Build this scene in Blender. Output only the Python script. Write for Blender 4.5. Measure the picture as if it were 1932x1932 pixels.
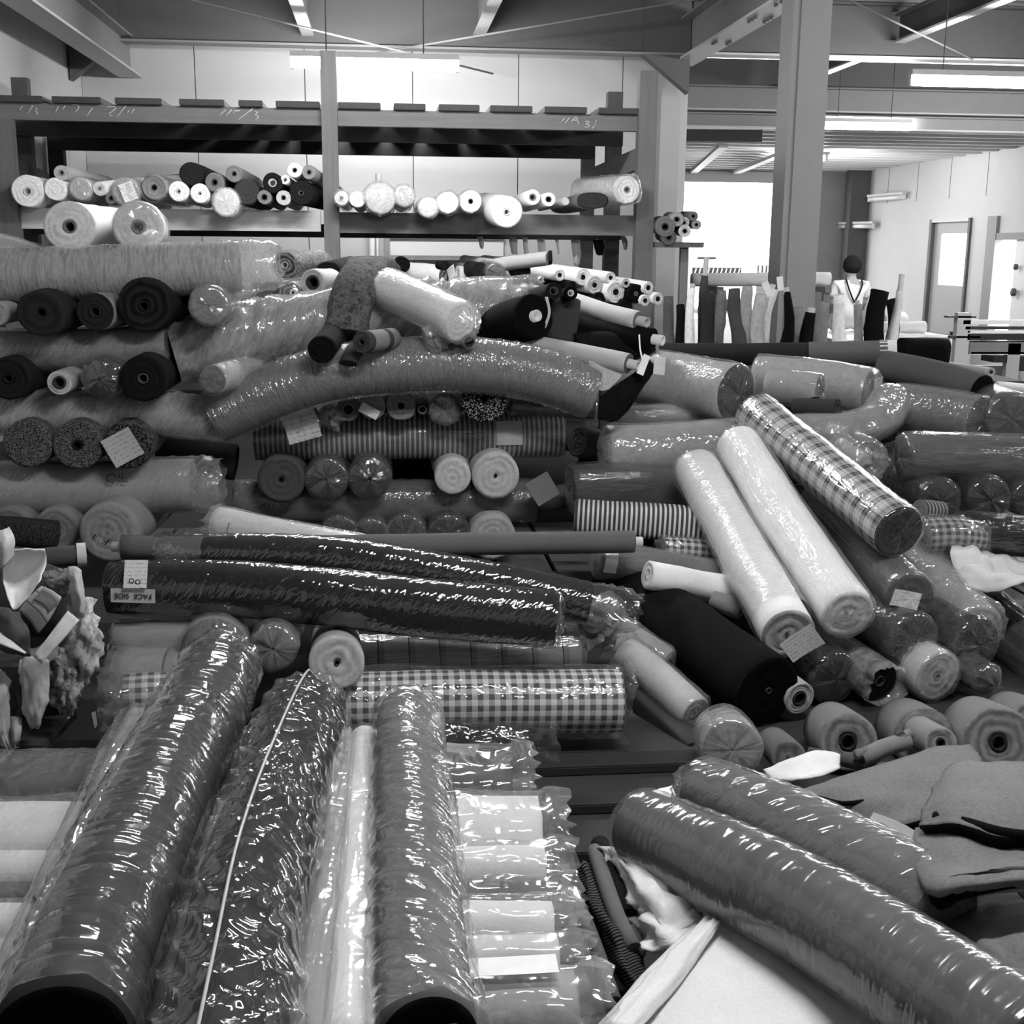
import bpy, math, random
import numpy as np
from mathutils import Vector, Matrix

# ------------------------------------------------------------------ scene, camera, world, exposure
scene = bpy.context.scene
for o in list(bpy.data.objects):
    bpy.data.objects.remove(o)
COL = scene.collection
F = 2300.0                                  # focal length in pixels of the 1932 px frame
CAM = Vector((0.0, 0.0, 1.6))
TH, PS, RO = math.radians(12.24), math.radians(6.04), math.radians(0.5)
FWD = Vector((math.sin(PS)*math.cos(TH), math.cos(PS)*math.cos(TH), -math.sin(TH)))
_r = Vector((math.cos(PS), -math.sin(PS), 0)); _u = _r.cross(FWD)
RIGHT = _r*math.cos(RO) + _u*math.sin(RO); UP = RIGHT.cross(FWD)
cd = bpy.data.cameras.new('camera'); cam = bpy.data.objects.new('camera', cd); COL.objects.link(cam)
cd.sensor_width = 36.0; cd.lens = 36.0*F/1932.0; cd.clip_end = 200
mw = Matrix.Identity(4)
for i in range(3):
    mw[i][0], mw[i][1], mw[i][2], mw[i][3] = RIGHT[i], UP[i], -FWD[i], CAM[i]
cam.matrix_world = mw
scene.camera = cam
w = bpy.data.worlds.new('world'); scene.world = w; w.use_nodes = True
bg = w.node_tree.nodes['Background']; bg.inputs[0].default_value = (1, 1, 1, 1); bg.inputs[1].default_value = 3.0
vs = scene.view_settings
vs.view_transform = 'Standard'; vs.look = 'None'; vs.gamma = 1.0; vs.use_curve_mapping = False
vs.exposure = 1.52
TUBE = 64.0                                  # emission strength of the lit fluorescent tubes
scene.cycles.transparent_max_bounces = 24

def Y(px, py, y):                            # point of the place seen at a photo pixel, at depth y
    d = FWD*F + RIGHT*(px-966) + UP*(966-py)
    return CAM + d*(y/d.y)
def Z(px, py, z):                            # the same at height z
    d = FWD*F + RIGHT*(px-966) + UP*(966-py)
    return CAM + d*((z-CAM.z)/d.z)
def X(px, py, x):
    d = FWD*F + RIGHT*(px-966) + UP*(966-py)
    return CAM + d*(x/d.x)
def mpp(p): return (p-CAM).dot(FWD)/F        # metres per pixel at a point

# ------------------------------------------------------------------ materials
def lin(g):
    g = max(0, min(255, g))/255.0
    return g/12.92 if g <= .04045 else ((g+.055)/1.055)**2.4
MC = {}
class NT:
    def __init__(s, name):
        s.m = bpy.data.materials.new(name); s.m.use_nodes = True; s.t = s.m.node_tree; s.t.nodes.clear()
        s.out = s.t.nodes.new('ShaderNodeOutputMaterial')
    def n(s, typ, ins=None, **kw):
        nd = s.t.nodes.new('ShaderNode'+typ)
        for k, v in kw.items(): setattr(nd, k, v)
        for k, v in (ins or {}).items():
            if isinstance(v, bpy.types.NodeSocket): s.t.links.new(v, nd.inputs[k])
            else:
                sk = nd.inputs[k]
                if sk.type == 'RGBA' and not hasattr(v, '__len__'): v = (v, v, v, 1)
                if sk.type == 'VECTOR' and not hasattr(v, '__len__'): v = (v, v, v)
                sk.default_value = v
        return nd
    def math(s, op, a, b=0.0, c=None, clamp=False):
        ins = {0: a, 1: b}
        if c is not None: ins[2] = c
        return s.n('Math', ins, operation=op, use_clamp=clamp).outputs[0]
    def mix(s, f, a, b):                      # scalar mix
        return s.math('ADD', s.math('MULTIPLY', a, s.math('SUBTRACT', 1.0, f)), s.math('MULTIPLY', b, f))
    def noise(s, scale, detail=2, vec=None, rough=.5, dist=0):
        ins = {'Scale': scale, 'Detail': detail, 'Roughness': rough, 'Distortion': dist}
        if vec is not None: ins['Vector'] = vec
        return s.n('TexNoise', ins).outputs['Fac']
    def obj(s): return s.n('TexCoord').outputs['Object']
    def uv(s):
        u = s.n('UVMap').outputs[0]; x = s.n('SeparateXYZ', {0: u})
        return x.outputs[0], x.outputs[1], u
    def bump(s, h, st=.3, dist=.002, nrm=None):
        ins = {'Height': h, 'Strength': st, 'Distance': dist}
        if nrm is not None: ins['Normal'] = nrm
        return s.n('Bump', ins).outputs[0]
    def stripe(s, c, per, duty, off=0.0):
        return s.math('LESS_THAN', s.math('FRACT', s.math('ADD', s.math('DIVIDE', c, per), off)), duty)
    def pbr(s, col, rough, nrm=None, spec=.3, **kw):
        ins = {'Base Color': col, 'Roughness': rough, 'Specular IOR Level': spec}
        if nrm is not None: ins['Normal'] = nrm
        ins.update(kw)
        b = s.n('BsdfPrincipled', ins); s.t.links.new(b.outputs[0], s.out.inputs[0]); return s.m

def fab(g, pat=None, a=0.0, b=0.0, dark=None, rough=.9, grain=140, vary=.22):
    """cloth of perceived grey g; pat draws its woven pattern in metres along (u) and around (v) the roll"""
    key = ('fab', g, pat, a, b, dark, rough, grain, vary)
    if key in MC: return MC[key]
    s = NT('cloth_%d_%s' % (g, pat or 'plain')); ob = s.obj()
    nz = s.noise(grain, 3, ob); big = s.noise(7, 2, ob)
    base = lin(g)**1.18; dk = lin(dark if dark is not None else g*.45)**1.18
    if pat is None: col = base
    else:
        u, v, uv = s.uv()
        if pat == 'gingham':
            k = s.math('ADD', s.stripe(u, a, .5), s.stripe(v, a, .5, .2)); k = s.math('MULTIPLY', k, .5)
            col = s.mix(k, base, dk)
        elif pat == 'stripe': col = s.mix(s.stripe(u, a, b), base, dk)
        elif pat == 'bars':                    # thin double bars far apart
            k = s.math('MAXIMUM', s.stripe(u, a, .05), s.math('MULTIPLY', s.stripe(u, a, .16, .94), .35))
            k2 = s.stripe(u, a/9, .3)
            col = s.math('MULTIPLY', s.mix(k, base, dk), s.math('SUBTRACT', 1.0, s.math('MULTIPLY', k2, .06)))
        elif pat == 'ribs': col = s.mix(s.stripe(v, a, b), base, dk)
        elif pat == 'plaid':
            k = s.math('ADD', s.math('MULTIPLY', s.stripe(u, a, .42), .34), s.math('MULTIPLY', s.stripe(v, a*1.25, .42), .34))
            k = s.math('ADD', k, s.math('MULTIPLY', s.stripe(u, a*.27, .35), .16))
            k = s.math('ADD', k, s.math('MULTIPLY', s.stripe(v, a*.31, .35), .16))
            col = s.mix(k, base, dk)
        elif pat == 'knit':
            vo = s.n('TexVoronoi', {'Vector': ob, 'Scale': a or 130}).outputs['Color']
            k = s.math('GREATER_THAN', s.n('SeparateColor', {0: vo}).outputs[0], b or .6)
            col = s.mix(k, base, dk)
        elif pat == 'lace':
            n1 = s.noise(38, 3, ob, .6, 1.2); k = s.math('MULTIPLY', s.math('SUBTRACT', n1, .38, clamp=True), 3.2, clamp=True)
            col = s.mix(k, base, dk)
    f = s.math('ADD', 1-vary/2, s.math('MULTIPLY', nz, vary)); f = s.math('MULTIPLY', f, s.math('ADD', .86, s.math('MULTIPLY', big, .28)))
    m = s.pbr(s.math('MULTIPLY', col, f), rough, s.bump(s.noise(grain*2.2, 2, ob), .35, .0015), .15)
    MC[key] = m; return m
def edge(g, freq=230, con=.20):
    """wound layers on the end of a roll: rings of grey by radius"""
    key = ('edge', g, freq, con)
    if key in MC: return MC[key]
    s = NT('wound_end_%d' % g); u, v, uv = s.uv(); ob = s.obj()
    wob = s.math('MULTIPLY', s.noise(16, 4, ob), .045)
    ph = s.math('MULTIPLY', s.math('ADD', u, wob), freq)
    wv = s.math('ADD', .5, s.math('MULTIPLY', s.math('SINE', ph), .5))
    nz = s.noise(60, 3, ob)
    f = s.math('ADD', 1-con, s.math('MULTIPLY', wv, con)); f = s.math('MULTIPLY', f, s.math('ADD', .7, s.math('MULTIPLY', nz, .6)))
    m = s.pbr(s.math('MULTIPLY', f, lin(g)**1.18), .9, s.bump(wv, .6, .003), .1)
    MC[key] = m; return m
def plain(name, g, rough=.6, spec=.3, nscale=0, vary=.2, bump=0, metal=0.0):
    key = (name, g, rough, nscale, vary, bump, metal)
    if key in MC: return MC[key]
    s = NT(name); ob = s.obj(); c = lin(g); nr = None
    if nscale:
        nz = s.noise(nscale, 4, ob); c = s.math('MULTIPLY', c, s.math('ADD', 1-vary/2, s.math('MULTIPLY', nz, vary)))
        if bump: nr = s.bump(nz, bump, .004)
    else: c = (c, c, c, 1)
    MC[key] = s.pbr(c, rough, nr, spec, Metallic=metal); return MC[key]
def wood(g, axis=0):
    key = ('wood', g, axis)
    if key in MC: return MC[key]
    s = NT('timber_%d' % g); ob = s.obj(); sc = [34, 34, 34]; sc[axis] = 1.6
    mp = s.n('Mapping', {0: ob, 'Scale': tuple(sc)}).outputs[0]
    nz = s.noise(1.0, 5, mp, .6, .6); st = s.noise(2.2, 2, ob)
    f = s.math('MULTIPLY', s.math('ADD', .72, s.math('MULTIPLY', nz, .56)), s.math('ADD', .8, s.math('MULTIPLY', st, .4)))
    MC[key] = s.pbr(s.math('MULTIPLY', f, lin(g)), .75, s.bump(nz, .25, .002), .2); return MC[key]
def film(haze=.10, rough=.12, wk='crumple', bst=.5, base=.05, bs=1.0):
    """clear plastic film: see-through, creased, with gloss that rises towards grazing angles"""
    key = ('film', haze, rough, wk, bst, base, bs)
    if key in MC: return MC[key]
    s = NT('clear_film_%02d_%s' % (int(haze*100), wk)); ob = s.obj(); u, v, uv = s.uv()
    def ridged(vec, sc, det=2, p=4.0, dist=.0):
        n = s.noise(sc, det, vec, .5, dist); r = s.math('SUBTRACT', 1.0, s.math('ABSOLUTE', s.math('SUBTRACT', s.math('MULTIPLY', n, 2.0), 1.0)))
        return s.math('POWER', r, p)
    if wk == 'ring': vec = s.n('CombineXYZ', {0: s.math('MULTIPLY', u, 26*bs), 1: s.math('MULTIPLY', v, 5*bs), 2: 0.0}).outputs[0]
    elif wk == 'long': vec = s.n('CombineXYZ', {0: s.math('MULTIPLY', u, 3*bs), 1: s.math('MULTIPLY', v, 22*bs), 2: 0.0}).outputs[0]
    elif wk == 'diag':
        d = s.math('ADD', u, s.math('MULTIPLY', v, .75)); e = s.math('SUBTRACT', v, s.math('MULTIPLY', u, .75))
        vec = s.n('CombineXYZ', {0: s.math('MULTIPLY', d, 22*bs), 1: s.math('MULTIPLY', e, 5*bs), 2: 0.0}).outputs[0]
    elif wk == 'herring':
        av = s.math('ABSOLUTE', v); d = s.math('SUBTRACT', u, s.math('MULTIPLY', av, 1.0)); e = s.math('ADD', av, u)
        vec = s.n('CombineXYZ', {0: s.math('MULTIPLY', d, 20*bs), 1: s.math('MULTIPLY', e, 6*bs), 2: s.math('MULTIPLY', s.math('SIGN', v), 3.0)}).outputs[0]
    else: vec = s.n('CombineXYZ', {0: s.math('MULTIPLY', u, 10*bs), 1: s.math('MULTIPLY', v, 10*bs), 2: 0.0}).outputs[0]
    h = s.math('ADD', ridged(vec, 1.0, 2, 4.0, .4), s.math('MULTIPLY', ridged(uv, 17*bs, 1, 3.0, .6), .3))
    nr = s.bump(h, bst, .012)
    lw = s.n('LayerWeight', {'Blend': .5, 'Normal': nr}).outputs['Facing']
    fac = s.math('ADD', base, s.math('MULTIPLY', s.math('POWER', lw, 3.5), .5), clamp=True)
    tr = s.n('BsdfTransparent', {0: (.95, .95, .95, 1)}).outputs[0]
    df = s.n('BsdfDiffuse', {0: (.8, .8, .8, 1), 'Normal': nr}).outputs[0]
    gl = s.n('BsdfGlossy', {0: (1, 1, 1, 1), 'Roughness': rough, 'Normal': nr}).outputs[0]
    hz = s.math('MULTIPLY', haze, s.math('ADD', .3, s.math('MULTIPLY', h, .5)), clamp=True)
    a = s.n('MixShader', {0: hz, 1: tr, 2: df}).outputs[0]
    b = s.n('MixShader', {0: fac, 1: a, 2: gl}).outputs[0]
    s.t.links.new(b, s.out.inputs[0]); MC[key] = s.m; return s.m
def emit(name, st):
    key = ('emit', name, st)
    if key in MC: return MC[key]
    s = NT(name); e = s.n('Emission', {0: (1, 1, 1, 1), 1: st}).outputs[0]
    s.t.links.new(e, s.out.inputs[0]); MC[key] = s.m; return s.m
def paper(g=225, marks=True, sc=1.0):
    key = ('paper', g, marks, sc)
    if key in MC: return MC[key]
    s = NT('printed_paper_%d' % g); c = lin(g)
    if marks:
        u, v, uv = s.uv()
        row = s.stripe(v, .14, .4); wd = s.math('GREATER_THAN', s.noise(11*sc, 2, uv), .52)
        k = s.math('MULTIPLY', s.math('MULTIPLY', row, wd), .45)
        col = s.mix(k, c, lin(90))
    else: col = s.math('MULTIPLY', c, s.math('ADD', .9, s.math('MULTIPLY', s.noise(30, 2, s.obj()), .2)))
    MC[key] = s.pbr(col, .7, None, .25); return MC[key]

# ------------------------------------------------------------------ objects
ORG = {}
def tag(o, label=None, cat=None, group=None, kind=None):
    if label: o['label'] = label
    if cat: o['category'] = cat
    if group: o['group'] = group
    if kind: o['kind'] = kind
    return o
def thing(name, label, cat, loc=(0, 0, 0), group=None, kind=None):
    o = bpy.data.objects.new(name, None); COL.objects.link(o); o.location = loc; o.empty_display_size = .1
    ORG[o.name] = Vector(loc); return tag(o, label, cat, group, kind)
def mesh(name, V, Fc, mats, parent=None, uvs=None, mi=None, smooth=True, org=None):
    """V world vertices -> one mesh object; its origin is its parent's, or the middle of its base"""
    V = np.asarray(V, dtype=float)
    if parent is not None: og = ORG[parent.name]
    elif org is not None: og = Vector(org)
    else: og = Vector(((V[:, 0].min()+V[:, 0].max())/2, (V[:, 1].min()+V[:, 1].max())/2, V[:, 2].min()))
    me = bpy.data.meshes.new(name); me.from_pydata((V-np.array(og)).tolist(), [], Fc)
    for m in (mats if isinstance(mats, (list, tuple)) else [mats]): me.materials.append(m)
    if mi is not None: me.polygons.foreach_set('material_index', np.asarray(mi, dtype=np.int32))
    if smooth: me.polygons.foreach_set('use_smooth', np.ones(len(me.polygons), dtype=bool))
    if uvs is not None:
        l = me.uv_layers.new(name='UVMap'); l.data.foreach_set('uv', np.asarray(uvs, dtype=np.float32).ravel())
    me.update()
    o = bpy.data.objects.new(name, me); COL.objects.link(o)
    if parent is not None: o.parent = parent
    else: o.location = og
    ORG[o.name] = Vector(og); return o
BOXF = [(0, 3, 2, 1), (4, 5, 6, 7), (0, 1, 5, 4), (1, 2, 6, 5), (2, 3, 7, 6), (3, 0, 4, 7)]
def boxv(x0, x1, y0, y1, z0, z1):
    return [(x0, y0, z0), (x1, y0, z0), (x1, y1, z0), (x0, y1, z0), (x0, y0, z1), (x1, y0, z1), (x1, y1, z1), (x0, y1, z1)]
def box(name, a, b, m, parent=None, bev=0.0):
    x0, x1 = sorted((a[0], b[0])); y0, y1 = sorted((a[1], b[1])); z0, z1 = sorted((a[2], b[2]))
    if not bev: return mesh(name, boxv(x0, x1, y0, y1, z0, z1), BOXF, m, parent, smooth=False)
    V = []; Fc = []
    e = bev                                    # chamfered box: 24 vertices
    import bmesh
    bm = bmesh.new()
    vv = [bm.verts.new(p) for p in boxv(x0, x1, y0, y1, z0, z1)]
    for f in BOXF: bm.faces.new([vv[i] for i in f])
    bmesh.ops.bevel(bm, geom=bm.edges[:], offset=e, segments=2, affect='EDGES')
    bm.verts.index_update()
    V = [tuple(v.co) for v in bm.verts]; Fc = [[v.index for v in f.verts] for f in bm.faces]; bm.free()
    return mesh(name, V, Fc, m, parent, smooth=False)
def obox(name, p, q, wdt, hgt, m, parent=None, up=(0, 0, 1)):
    """bar of rectangular section from p to q"""
    p = Vector(p); q = Vector(q); t = (q-p).normalized(); s = t.cross(Vector(up)).normalized(); u = s.cross(t)
    V = []
    for c in (p, q):
        for a, b in ((-1, -1), (1, -1), (1, 1), (-1, 1)): V.append(c+s*(a*wdt/2)+u*(b*hgt/2))
    return mesh(name, V, [(3, 2, 1, 0), (4, 5, 6, 7), (0, 1, 5, 4), (1, 2, 6, 5), (2, 3, 7, 6), (3, 0, 4, 7)], m, parent, smooth=False)

def hsh(i, j, sd): 
    v = np.sin(i*127.1+j*311.7+sd*74.7)*43758.5453
    return v-np.floor(v)
def vn(u, v, sd=0, pv=None):
    u = np.asarray(u, float); v = np.asarray(v, float)
    i = np.floor(u); j = np.floor(v); a = u-i; b = v-j; a = a*a*(3-2*a); b = b*b*(3-2*b)
    j1 = j+1
    if pv: j = np.mod(j, pv); j1 = np.mod(j1, pv)
    return (hsh(i, j, sd)*(1-a)+hsh(i+1, j, sd)*a)*(1-b)+(hsh(i, j1, sd)*(1-a)+hsh(i+1, j1, sd)*a)*b
def smooth_path(pts, step):
    P = np.array([list(p) for p in pts], float)
    if len(P) == 2: 
        n = max(3, int(np.linalg.norm(P[1]-P[0])/step)+1)
        return P[0]+(P[1]-P[0])*np.linspace(0, 1, n)[:, None]
    Q = np.vstack([2*P[0]-P[1], P, 2*P[-1]-P[-2]]); out = []
    for k in range(len(P)-1):
        p0, p1, p2, p3 = Q[k:k+4]; n = max(2, int(np.linalg.norm(p2-p1)/step)+1)
        t = np.linspace(0, 1, n, endpoint=False)[:, None]
        out.append(.5*((2*p1)+(-p0+p2)*t+(2*p0-5*p1+4*p2-p3)*t**2+(-p0+3*p1-3*p2+p3)*t**3))
    out.append(P[-1:]); return np.vstack(out)
def frame(C):
    T = np.gradient(C, axis=0); T /= np.linalg.norm(T, axis=1)[:, None]
    m = np.abs(T.mean(axis=0)); ref = np.array([0, 0, 1.]) if m[2] < .8*np.linalg.norm(m) else np.array([0, -1., 0])
    Nn = ref-(T@ref)[:, None]*T; Nn /= np.linalg.norm(Nn, axis=1)[:, None]
    return T, Nn, np.cross(T, Nn)
def grid_faces(M, N, base=0, flip=False, closed=True):
    Fc = []
    for i in range(M-1):
        for j in range(N if closed else N-1):
            k = (j+1) % N
            q = (base+i*N+j, base+(i+1)*N+j, base+(i+1)*N+k, base+i*N+k)
            Fc.append(q[::-1] if flip else q)
    return Fc
def secshape(N, sq, ax, az):
    a = np.arange(N)/N*2*np.pi; c = np.cos(a); s = np.sin(a)
    if sq != 2: 
        e = 2.0/sq; c = np.sign(c)*np.abs(c)**e; s = np.sign(s)*np.abs(s)**e
    return c*az, s*ax                           # along the normal (up), along the binormal (side)
def wrinkle(kind, u, a, sd, fr):
    """ridges 0..1 of a wrinkled film; u metres along, a 0..1 around"""
    n1 = vn(u*5, a*6, sd, 6); n2 = vn(u*16, a*14, sd+3, 14)
    if kind == 'ring':
        ph = u*fr+.35*np.sin(2*np.pi*a+n1*2)+n1*1.6+n2*.35; rd = 1-np.abs(2*(ph-np.floor(ph))-1)
        return rd**2*(.25+.75*vn(u*9, a*8, sd+9, 8))
    if kind == 'diag':
        ph = u*fr+a*6+n1*1.4+n2*.5; rd = 1-np.abs(2*(ph-np.floor(ph))-1)
        return rd**2*(.2+.8*vn(u*7, a*7, sd+9, 7))
    if kind == 'herring':
        ph = u*fr+5*np.abs(a-.0-np.round(a))*2+n1*1.1+n2*.6; rd = 1-np.abs(2*(ph-np.floor(ph))-1)
        return rd**2.5*(.1+.9*vn(u*8, a*9, sd+9, 9))
    if kind == 'long':
        ph = a*fr+n1*.9+vn(u*3, a*9, sd+5, 9)*.8; rd = 1-np.abs(2*(ph-np.floor(ph))-1)
        return rd**2*(.2+.8*vn(u*3, a*9, sd+9, 9))
    r = 0; am = .6
    for o, sc in enumerate((1, 2.1, 4.3)):
        n = vn(u*fr*sc*.5, a*round(9*sc), sd+o*7, round(9*sc)); r = r+am*(1-np.abs(2*n-1))**3; am *= .5
    return r
SEED = [1]
def sweepv(C, T, Nn, B, cs, sn, R):
    return C[:, None, :]+Nn[:, None, :]*(R*cs)[:, :, None]+B[:, None, :]*(R*sn)[:, :, None]
def grid_uv(M, N, U, W):
    u0 = np.repeat(U[:-1, None], N, 1); u1 = np.repeat(U[1:, None], N, 1)
    jj = np.arange(N); jj = np.where(jj >= N//2, jj-N, jj)          # seam underneath
    j0 = np.repeat((jj*W/N)[None], M-1, 0); j1 = j0+W/N
    q = np.stack([np.stack([u0, j0], -1), np.stack([u1, j0], -1), np.stack([u1, j1], -1), np.stack([u0, j1], -1)], 2)
    return q.reshape(-1, 2)
def roll(label, pts, r, g=120, mat=None, endm=None, core=None, coreg=150, out=.0, wrap=None, name='fabric_roll',
         cat='fabric roll', group=None, N=30, lump=.03, sq=2.0, ax=1.0, az=1.0, taper=None, tags=(), seed=None, step=.05, dish=.0):
    SEED[0] += 1; sd = seed if seed is not None else SEED[0]
    C = smooth_path(pts, step); M = len(C); T, Nn, B = frame(C)
    L = np.concatenate([[0], np.cumsum(np.linalg.norm(np.diff(C, axis=0), axis=1))])
    cs, sn = secshape(N, sq, ax, az); A = np.arange(N)/N
    rr = np.full(M, r) if taper is None else np.interp(L/L[-1], np.linspace(0, 1, len(taper)), taper)*r
    rr = rr.copy(); rr[0] *= .985; rr[-1] *= .985
    R = rr[:, None]*(1+lump*(2*vn(L[:, None]*6, A[None]*5, sd, 5)-1)+lump*.5*(2*vn(L[:, None]*17, A[None]*9, sd+2, 9)-1))
    side = sweepv(C, T, Nn, B, cs, sn, R)
    mat = mat or fab(g); endm = endm or edge(g if mat is None else g)
    V = [side.reshape(-1, 3)]; Fc = grid_faces(M, N); UV = [grid_uv(M, N, L, 2*math.pi*r*(ax+az)/2)]; MI = [0]*len(Fc); nb = M*N
    rc = (core*r if core and core < 1 else (core or 0)); K = 6
    ncap = 0
    for e in (0, 1):
        i = 0 if e == 0 else M-1; t = T[i]*(-1 if e == 0 else 1); c = C[i]; ring = side[i]-c
        prev = i*N; cap_r = np.linspace(1, rc/r if rc else .0, K+1)[1:]
        if not rc: cap_r = cap_r[:-1]
        Vs = []; rows = [prev]; rads = [r]
        for k, f in enumerate(cap_r):
            zz = (.004*((-1)**k)+.003*(2*vn(A*9, k*3.7, sd+k, 9)-1))*(min(1, r/.08))-dish*r*(1-f)
            Vs.append(c+ring*f+t*zz[:, None]); rows.append(nb+len(Vs)*N-N); rads.append(f*r)
        if rc:
            for dpt in (.05, .16):
                Vs.append(c+ring*(rc/r)-t*dpt); rows.append(nb+len(Vs)*N-N); rads.append(rc*.6)
        Vs = np.vstack(Vs); nv = len(Vs)
        cen = c-t*(.16 if rc else .004+dish*r)
        V.append(Vs); V.append(cen[None]); ci = nb+nv
        for k in range(len(rows)-1):
            for j in range(N):
                j2 = (j+1) % N; q = (rows[k]+j, rows[k]+j2, rows[k+1]+j2, rows[k+1]+j)
                Fc.append(q if e == 0 else q[::-1]); MI.append(1)
                uvq = [(rads[k], j/N), (rads[k], (j+1)/N), (rads[k+1], (j+1)/N), (rads[k+1], j/N)]
                UV.append(np.array(uvq if e == 0 else uvq[::-1]))
        for j in range(N):
            q = (rows[-1]+j, rows[-1]+(j+1) % N, ci); Fc.append(q if e == 0 else q[::-1]); MI.append(1)
            UV.append(np.array([(rads[-1], 0), (rads[-1], 0), (0, 0)]))
        nb = ci+1
    V = np.vstack(V); UV = np.vstack(UV)
    parts = (core and (coreg is not None)) or wrap or tags
    if not parts:
        o = mesh(name, V, Fc, [mat, endm], None, UV, MI); tag(o, label, cat, group); return o
    base = V.mean(axis=0); base[2] = V[:, 2].min()
    th = thing(name, label, cat, base, group)
    mesh('rolled_fabric', V, Fc, [mat, endm], th, UV, MI)
    if core and coreg is not None:
        for e in (0, 1):
            if e == 1 and out == 0 and not (T[-1][1] < -.2): continue
            if e == 0 and T[0][1] < -.2: continue
            i = 0 if e == 0 else M-1; t = T[i]*(-1 if e == 0 else 1); Nc = 18; a = np.arange(Nc)/Nc*2*np.pi
            Vc = []
            for dd, rad in ((-.14, rc*.97), (out+.004, rc*.97), (out+.004, rc*.72), (-.13, rc*.72)):
                Vc.append(C[i]+t*dd+(Nn[i]*np.cos(a)[:, None]+B[i]*np.sin(a)[:, None])*rad)
            fc = grid_faces(4, Nc, flip=(e == 0))
            fc.append(tuple(range(3*Nc, 4*Nc)))
            mesh('cardboard_core', np.vstack(Vc), fc, plain('cardboard', coreg, .8, .1, 40), th)
    if wrap: film_wrap(th, C, T, Nn, B, L, rr, cs, sn, N, sd, wrap)
    for tg in tags: label_on(th, C, T, Nn, B, L, rr, tg)
    return th
def film_wrap(th, C, T, Nn, B, L, rr, cs0, sn0, N0, sd, w):
    kind = w.get('kind', 'crumple'); amp = w.get('amp', .005); off = w.get('off', .004); fr = w.get('fr', 14)
    q = w.get('q', 1.0); N = int(44*q); st = .028/q
    sq, ax, az = w.get('sq', 2.0), w.get('ax', 1.0), w.get('az', 1.0)
    if len(cs0): ax = np.abs(sn0).max(); az = np.abs(cs0).max(); sq = w.get('sq', 2.0)
    cs, sn = secshape(N, sq, ax, az); A = np.arange(N)/N
    s0, s1 = w.get('span', (0, 1)); Lt = L[-1]; n = max(6, int((s1-s0)*Lt/st))
    S = np.linspace(s0*Lt, s1*Lt, n); Fq = np.ones(n); W = np.ones(n); ST = np.zeros(n)
    ext = w.get('ext', .06)
    def endrings(style):
        if style == 'tuck': return [(-.014, .03, .3, .6), (-.014, .2, .5, 1), (-.013, .4, .8, 1), (-.012, .6, .8, .9), (-.012, .8, .8, .6), (-.009, .94, .8, .3)]
        if style == 'flare': return [(-ext, .78, 4, 1.5), (-ext*.8, .86, 4, 1), (-ext*.6, .95, 3.5, .5), (-ext*.4, .98, 3, 0), (-ext*.2, 1.0, 2, 0)]
        if style == 'gather': return [(-ext, .05, 1, 1), (-ext*.93, .22, 3, 1), (-ext*.8, .42, 4, .6), (-ext*.6, .66, 4, .3), (-ext*.38, .84, 3.2, 0), (-ext*.16, .96, 2, 0)]
        if style == 'round': return [(-r0*.42, .03, .5, .2), (-r0*.41, .25, .7, .2), (-r0*.37, .5, 1, .2), (-r0*.29, .7, 1, .2), (-r0*.18, .86, 1, .2), (-r0*.07, .96, 1, 0)]
        return []
    r0 = rr[0]
    for e, style in ((0, w.get('c0', 'tuck')), (1, w.get('c1', 'tuck'))):
        rg = endrings(style)
        if not rg: continue
        a = np.array(rg)
        if e == 0: S = np.concatenate([s0*Lt+a[:, 0], S]); Fq = np.concatenate([a[:, 1], Fq]); W = np.concatenate([a[:, 2], W]); ST = np.concatenate([-a[:, 3], ST])
        else:
            a = a[::-1]; S = np.concatenate([S, s1*Lt-a[:, 0]]); Fq = np.concatenate([Fq, a[:, 1]]); W = np.concatenate([W, a[:, 2]]); ST = np.concatenate([ST, a[:, 3]])
    Cc = np.stack([np.interp(S, L, C[:, k]) for k in range(3)], 1)
    lo = S < 0; hi = S > Lt; Cc[lo] = C[0]+T[0]*S[lo, None]; Cc[hi] = C[-1]+T[-1]*(S[hi]-Lt)[:, None]
    def it(Q): 
        q_ = np.stack([np.interp(S, L, Q[:, k]) for k in range(3)], 1); return q_/np.linalg.norm(q_, axis=1)[:, None]
    Tt, Nt, Bt = it(T), it(Nn), it(B); rad = np.interp(S, L, rr)
    wr = wrinkle(kind, S[:, None], A[None]+0*S[:, None], sd, fr)
    sag = off*(1+1.5*vn(S[:, None]*4, A[None]*5, sd+21, 5))
    R = (rad[:, None]+sag)*Fq[:, None]+amp*W[:, None]*wr
    V = sweepv(Cc, Tt, Nt, Bt, cs, sn, R)
    star = (1-np.abs(2*vn(A*17, S[:, None]*40, sd+31, 17)-1))**2
    V += Tt[:, None, :]*(ST[:, None]*star*.016)[:, :, None]
    V = V.reshape(-1, 3); Fc = grid_faces(len(S), N)
    uv = grid_uv(len(S), N, S, 2*math.pi*rr.mean()*(ax+az)/2); near = C[:, 1].mean() < 3.3
    return mesh('plastic_wrap', V, Fc, film(w.get('haze', .10), w.get('rough', .12)*.75, w.get('wk', kind), w.get('bst', .5)*(.62 if near else .5), w.get('base', .06)+.02, w.get('bs', 1.0 if near else 1.9)), th, uv)
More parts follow.
